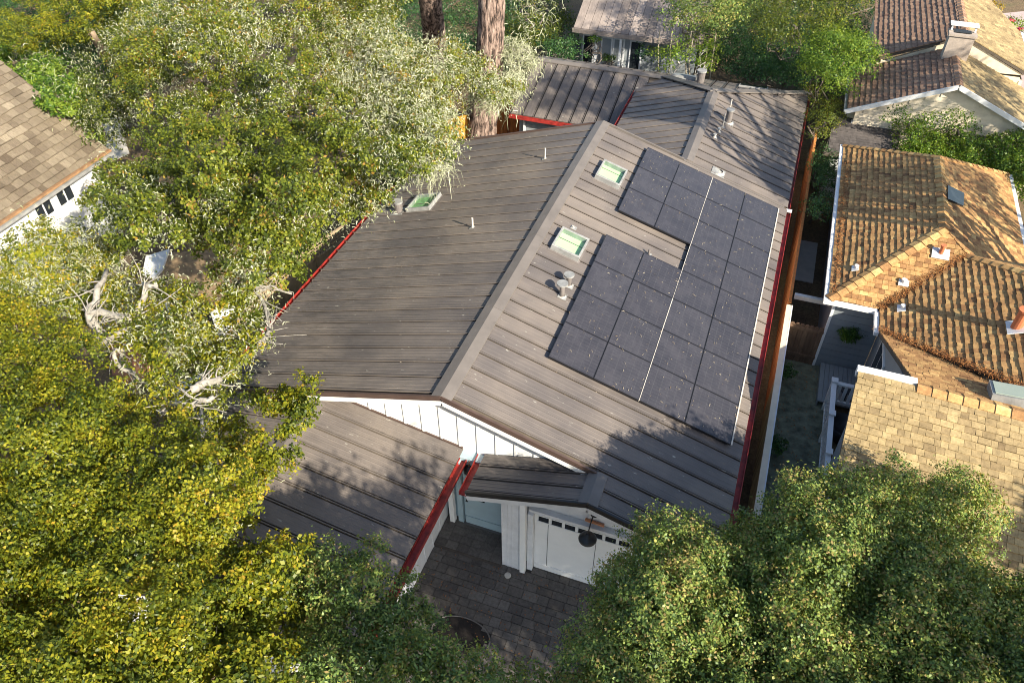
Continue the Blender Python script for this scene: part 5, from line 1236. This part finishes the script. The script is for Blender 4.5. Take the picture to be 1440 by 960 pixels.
# thin-stemmed bright saplings
sb = None
Cs = crown_points([(920, 70), (960, 45), (1010, 55), (1015, 88), (985, 104), (940, 98), (905, 92)], 15, 1.8, 3.0, 205, [], 0.3, 30, inset=2)
sp_t = tree("sapling_clump", "yellow-green saplings with thin pale stems behind the rear metal roof", (Cs[:, 0].mean(), Cs[:, 1].mean(), 0), Cs, 0.36, LF_BRIGHT, 130, 0.085, 0.032, 205, trunk_r=0.04, limbs=3, cat="tree", tmean=0.75, barkm=PALE)
for u in (925, 945, 965, 972, 990, 1003):
    mb = MB(); trunk(mb, at(u, 100, 1.6)*[1, 1, 0], at(u+rnd.uniform(-2, 10), rnd.uniform(38, 62), 3.4), 0.035, 0.02, u, 0.1, 5, 6); build(mb, "stem", simple("pale_stem", (0.42, 0.36, 0.26), 0.9), sp_t)
bush("tall mixed green tree behind the saplings at the top centre", [(915, 10), (950, -30), (1060, -30), (1065, 40), (1010, 50), (950, 40)], 2.6, 4.6, LF_DARK, 206, 18, 0.55, 260, 0.09, 0.03, name="mixed_tree", cat="tree", tmean=0.55)
bush("grey-leaved tree with hanging lichen at the top right of centre", [(1060, -30), (1180, -40), (1240, -20), (1200, 30), (1130, 60), (1085, 70), (1060, 40)], 3.0, 4.8, LF_OLIVE, 207, 18, 0.55, 200, 0.08, 0.025, name="lichen_tree", cat="tree", tmean=0.35, lich=None)
bush("dark evergreen mass behind the rear roof corner", [(1020, 95), (1030, 50), (1075, 60), (1110, 90), (1125, 125), (1060, 118)], 1.6, 3.0, LF_DEEP, 208, 17, 0.5, 260, 0.08, 0.03, name="evergreen_shrub")
bush("bright lime-green spreading conifer left of the tiled gable", [(1120, 60), (1150, 40), (1200, 28), (1235, 60), (1240, 82), (1215, 105), (1195, 130), (1165, 128), (1130, 105)], 3.0, 4.4, LF_BRIGHT, 209, 16, 0.45, 240, 0.10, 0.022, name="conifer", cat="tree", tmean=0.62)
bush("dark green bush between the rear roof and the small shed", [(1128, 105), (1165, 125), (1190, 140), (1178, 168), (1165, 205), (1142, 195), (1138, 150)], 1.8, 2.9, LF_OLIVE, 210, 15, 0.4, 240, 0.06, 0.022, tmean=0.45)
bush("green bushes squeezed between fence and tile roof eave", [(1142, 205), (1168, 212), (1180, 225), (1172, 300), (1150, 320), (1134, 300)], 1.4, 2.3, LF_DEEP, 211, 14, 0.36, 240, 0.06, 0.022, tmean=0.72)
H1 = [(1262, 190), (1240, 150), (1300, 150), (1345, 155), (1350, 190), (1350, 240), (1300, 235), (1275, 228), (1266, 205)]
H2 = [(1335, 165), (1380, 150), (1445, 165), (1520, 190), (1520, 290), (1445, 285), (1410, 262), (1345, 245)]
bush("bright green hedge in front of the cream gable wall", H1, 1.6, 2.7, LF_BRIGHT, 212, 16, 0.42, 330, 0.08, 0.028, name="hedge", cat="hedge", tmean=0.55)
bush("bright green hedge continuing to the right frame edge beyond the ridge", H2, 1.6, 2.7, LF_BRIGHT, 213, 16, 0.42, 330, 0.08, 0.028, name="hedge", cat="hedge", tmean=0.5)
bush("slender leafy shoots rising in front of the cream gable", [(1235, 150), (1270, 140), (1330, 150), (1400, 165), (1400, 185), (1300, 180), (1240, 175)], 2.4, 3.3, LF_BRIGHT, 223, 15, 0.3, 110, 0.07, 0.025, tmean=0.5)
bush("golden yellow tree at the top right beyond the tan roof", [(1350, -20), (1405, -20), (1400, 15), (1385, 30), (1360, 22)], 1.8, 2.8, LF_GOLD, 214, 15, 0.45, 220, 0.09, 0.03, name="golden_tree", cat="tree")
fb = bush("green and yellow bush with red and pink flowers right of the tan roof", [(1390, 45), (1410, 22), (1440, 30), (1445, 60), (1425, 90), (1408, 80), (1395, 60)], 1.4, 2.4, LF_BRIGHT, 215, 14, 0.4, 240, 0.08, 0.03, name="flowering_bush", cat="bush", tmean=0.8)
leaves("flowers", [at(u, v, 2.7) for u, v in ((1422, 30), (1405, 33), (1433, 42), (1415, 54), (1428, 62))], 0.14, LF_FLOWER, fb, 60, 0.07, 0.03, 9, sub=6)
leaves("pot_leaves", [pp+np.array([0, 0, 0.75])], 0.35, LF_BRIGHT, pot, 200, 0.09, 0.03, 10, sub=12)
for i, (u, v, lab) in enumerate(((1195, 467, "bright green fern basket hanging at the grey cottage wall"),)):
    hb = top("hanging_fern", lab, "plant", tuple(at(u, v, 1.5)))
    leaves("fronds", [at(u, v, 1.6), at(u-9, v+3, 1.5), at(u+9, v, 1.5), at(u, v+9, 1.4)], 0.21, LF_BRIGHT, hb, 420, 0.11, 0.011, 216, sub=14, droop=0.8, tmean=0.4)
    build(MB().tube([at(u, v, 1.38), at(u, v, 1.55)], [0.09, 0.13], 12), "basket", WICK, hb)
for (u, v, lab, n_) in ((1107, 525, "small grey-green plant by the painted fence near the gate", 3), (1092, 625, "grey-green plant at the foot of the painted fence near the oak", 4)):
    c = at(u, v, 0.35); t_ = top("yard_plant", lab, "plant", tuple(c*[1, 1, 0]))
    leaves("foliage", [c+np.array([rnd.uniform(-.1, .1), rnd.uniform(-.15, .15), rnd.uniform(-.1, .15)]) for _ in range(n_)], 0.2, LF_DEEP, t_, 200, 0.07, 0.022, u, sub=12, tmean=0.7)
bush("shaded shrub mass between the thick pine and the weathered board house", [(700, 40), (760, 20), (800, 10), (806, 45), (770, 60), (745, 75), (700, 80)], 1.2, 2.4, LF_OLIVE, 224, 15, 0.5, 240, 0.085, 0.03, tmean=0.35)
bush("dark tree mass behind the evergreens at the top right of centre", [(900, -40), (1250, -60), (1245, 60), (1200, 140), (1130, 118), (1060, 108), (1000, 100), (900, 60)], 0.8, 1.8, LF_DEEP, 220, 18, 0.6, 260, 0.09, 0.03, name="dark_tree", cat="tree", tmean=0.35)
bush("low green shrubs behind the second pine trunk", [(380, -60), (800, -60), (790, 30), (760, 60), (700, 110), (640, 110), (600, 100), (520, 60)], 0.6, 1.3, LF_DEEP, 221, 18, 0.6, 220, 0.09, 0.03, tmean=0.55)
bush("dark shrub mass along the top left edge behind the lichened bush", [(-40, -60), (330, -80), (330, 10), (230, 60), (180, 110), (140, 120), (90, 90), (-40, 60)], 0.8, 1.5, LF_DEEP, 222, 18, 0.6, 240, 0.09, 0.03, tmean=0.45)
# --- trees outside the frame to the right and in front: they stand towards the sun and throw the shade on driveway, wing and roofs
def off_tree(name, label, base, C0, spread, n, rb, seed, mat=LF_DARK, per=200, tr=0.25, ln=0.16, wd=0.05):
    r = np.random.default_rng(seed); C = np.array(C0)+r.normal(size=(n, 3))*np.array(spread)
    return tree(name, label, base, C, rb, mat, per, ln, wd, seed, trunk_r=tr, limbs=6, sub=12, sig=0.38)
#OFF
def shade_points(poly, z, t0, t1, step, seed):
    """points standing towards the sun from a shaded patch; anything that would enter the frame is dropped"""
    r = random.Random(seed); xs = [p[0] for p in poly]; ys = [p[1] for p in poly]; out = []; s = np.array(SUN_DIR)
    for u in np.arange(min(xs), max(xs), step):
        for v in np.arange(min(ys), max(ys), step):
            if in_poly(u, v, poly):
                q = at(u+r.uniform(-8, 8), v+r.uniform(-8, 8), z)+s*r.uniform(t0, t1); d = q-CAM; zz = d@fw
                uu, vv = (720+F*(d@rt)/zz, 480-F*(d@up)/zz) if zz > 0.2 else (9999, 9999)
                if zz < 0.2 or uu > 1640 or vv > 1190 or uu < -200:
                    if np.linalg.norm(d) > 4.5: out.append(q)
    return out
def shade_tree(label, base, regions, rb, seed, per=170, ln=0.15, wd=0.05):
    C = []
    for k, (poly, z, t0, t1, st) in enumerate(regions): C += shade_points(poly, z, t0, t1, st, seed+k)
    print("shade", label, len(C))
    if C: tree("shade_tree", label, base, np.array(C), rb, LF_DARK, per, ln, wd, seed, trunk_r=0.25, limbs=7, sub=12, sig=0.36)
shade_tree("tall street oak beyond the driveway mouth, in front of the house", (8.4, -9.2, 0), [([(640, 640), (560, 615), (500, 612), (460, 620), (430, 660), (405, 690), (370, 745), (400, 790), (560, 790)], 2.8, 11, 13, 27)], 0.5, 301)
shade_tree("wide street oak in front of the garage side", (13.0, -8.0, 0), [([(600, 720), (650, 690), (720, 700), (900, 730), (950, 930), (700, 950), (600, 830)], 0.5, 12.5, 14.5, 34), ([(850, 665), (960, 640), (1030, 640), (1020, 735), (900, 730)], 2.8, 10, 11, 30)], 0.6, 311)
shade_tree("broad street oak south of the tile roof cottage", (15.5, -7.5, 0), [([(790, 870), (900, 830), (1080, 850), (1160, 830), (1280, 870), (1300, 990), (790, 990)], 4.6, 8.5, 11, 100)], 0.6, 321)
shade_tree("tall tree east of the tile roof cottage", (17.0, 7.5, 0), [([(1075, 150), (1125, 145), (1122, 270), (1092, 262), (1070, 200)], 2.8, 13, 14, 17)], 0.45, 331)
shade_tree("very tall slender tree east of the cottage", (17.5, 5.5, 0), [([(765, 100), (840, 108), (910, 130), (880, 165), (800, 160), (745, 140)], 2.2, 21, 22.5, 16), ([(905, 135), (985, 140), (960, 168), (900, 165)], 3.0, 18, 19, 16), ([(880, -20), (945, -20), (945, 45), (810, 45), (850, 20)], 3.2, 24, 26, 20)], 0.45, 341)
shade_tree("low street tree south-east of the tile roof cottage", (17.5, -3.0, 0), [([(1395, 690), (1450, 680), (1450, 820), (1380, 770)], 3.0, 8, 10, 20)], 0.45, 371)
shade_tree("bushy tree east of the gabled house", (22.0, 14.0, 0), [([(1200, 95), (1340, 80), (1440, 130), (1440, 185), (1370, 150), (1200, 150)], 3.4, 14, 16, 22)], 0.42, 361)
shade_tree("slender tree further east of the cottage", (21.5, 9.5, 0), [([(1185, 215), (1310, 225), (1320, 290), (1180, 272)], 3.0, 14, 15.5, 24), ([(1380, 235), (1420, 250), (1428, 330), (1330, 280), (1350, 260)], 3.1, 11, 12, 24)], 0.5, 351)
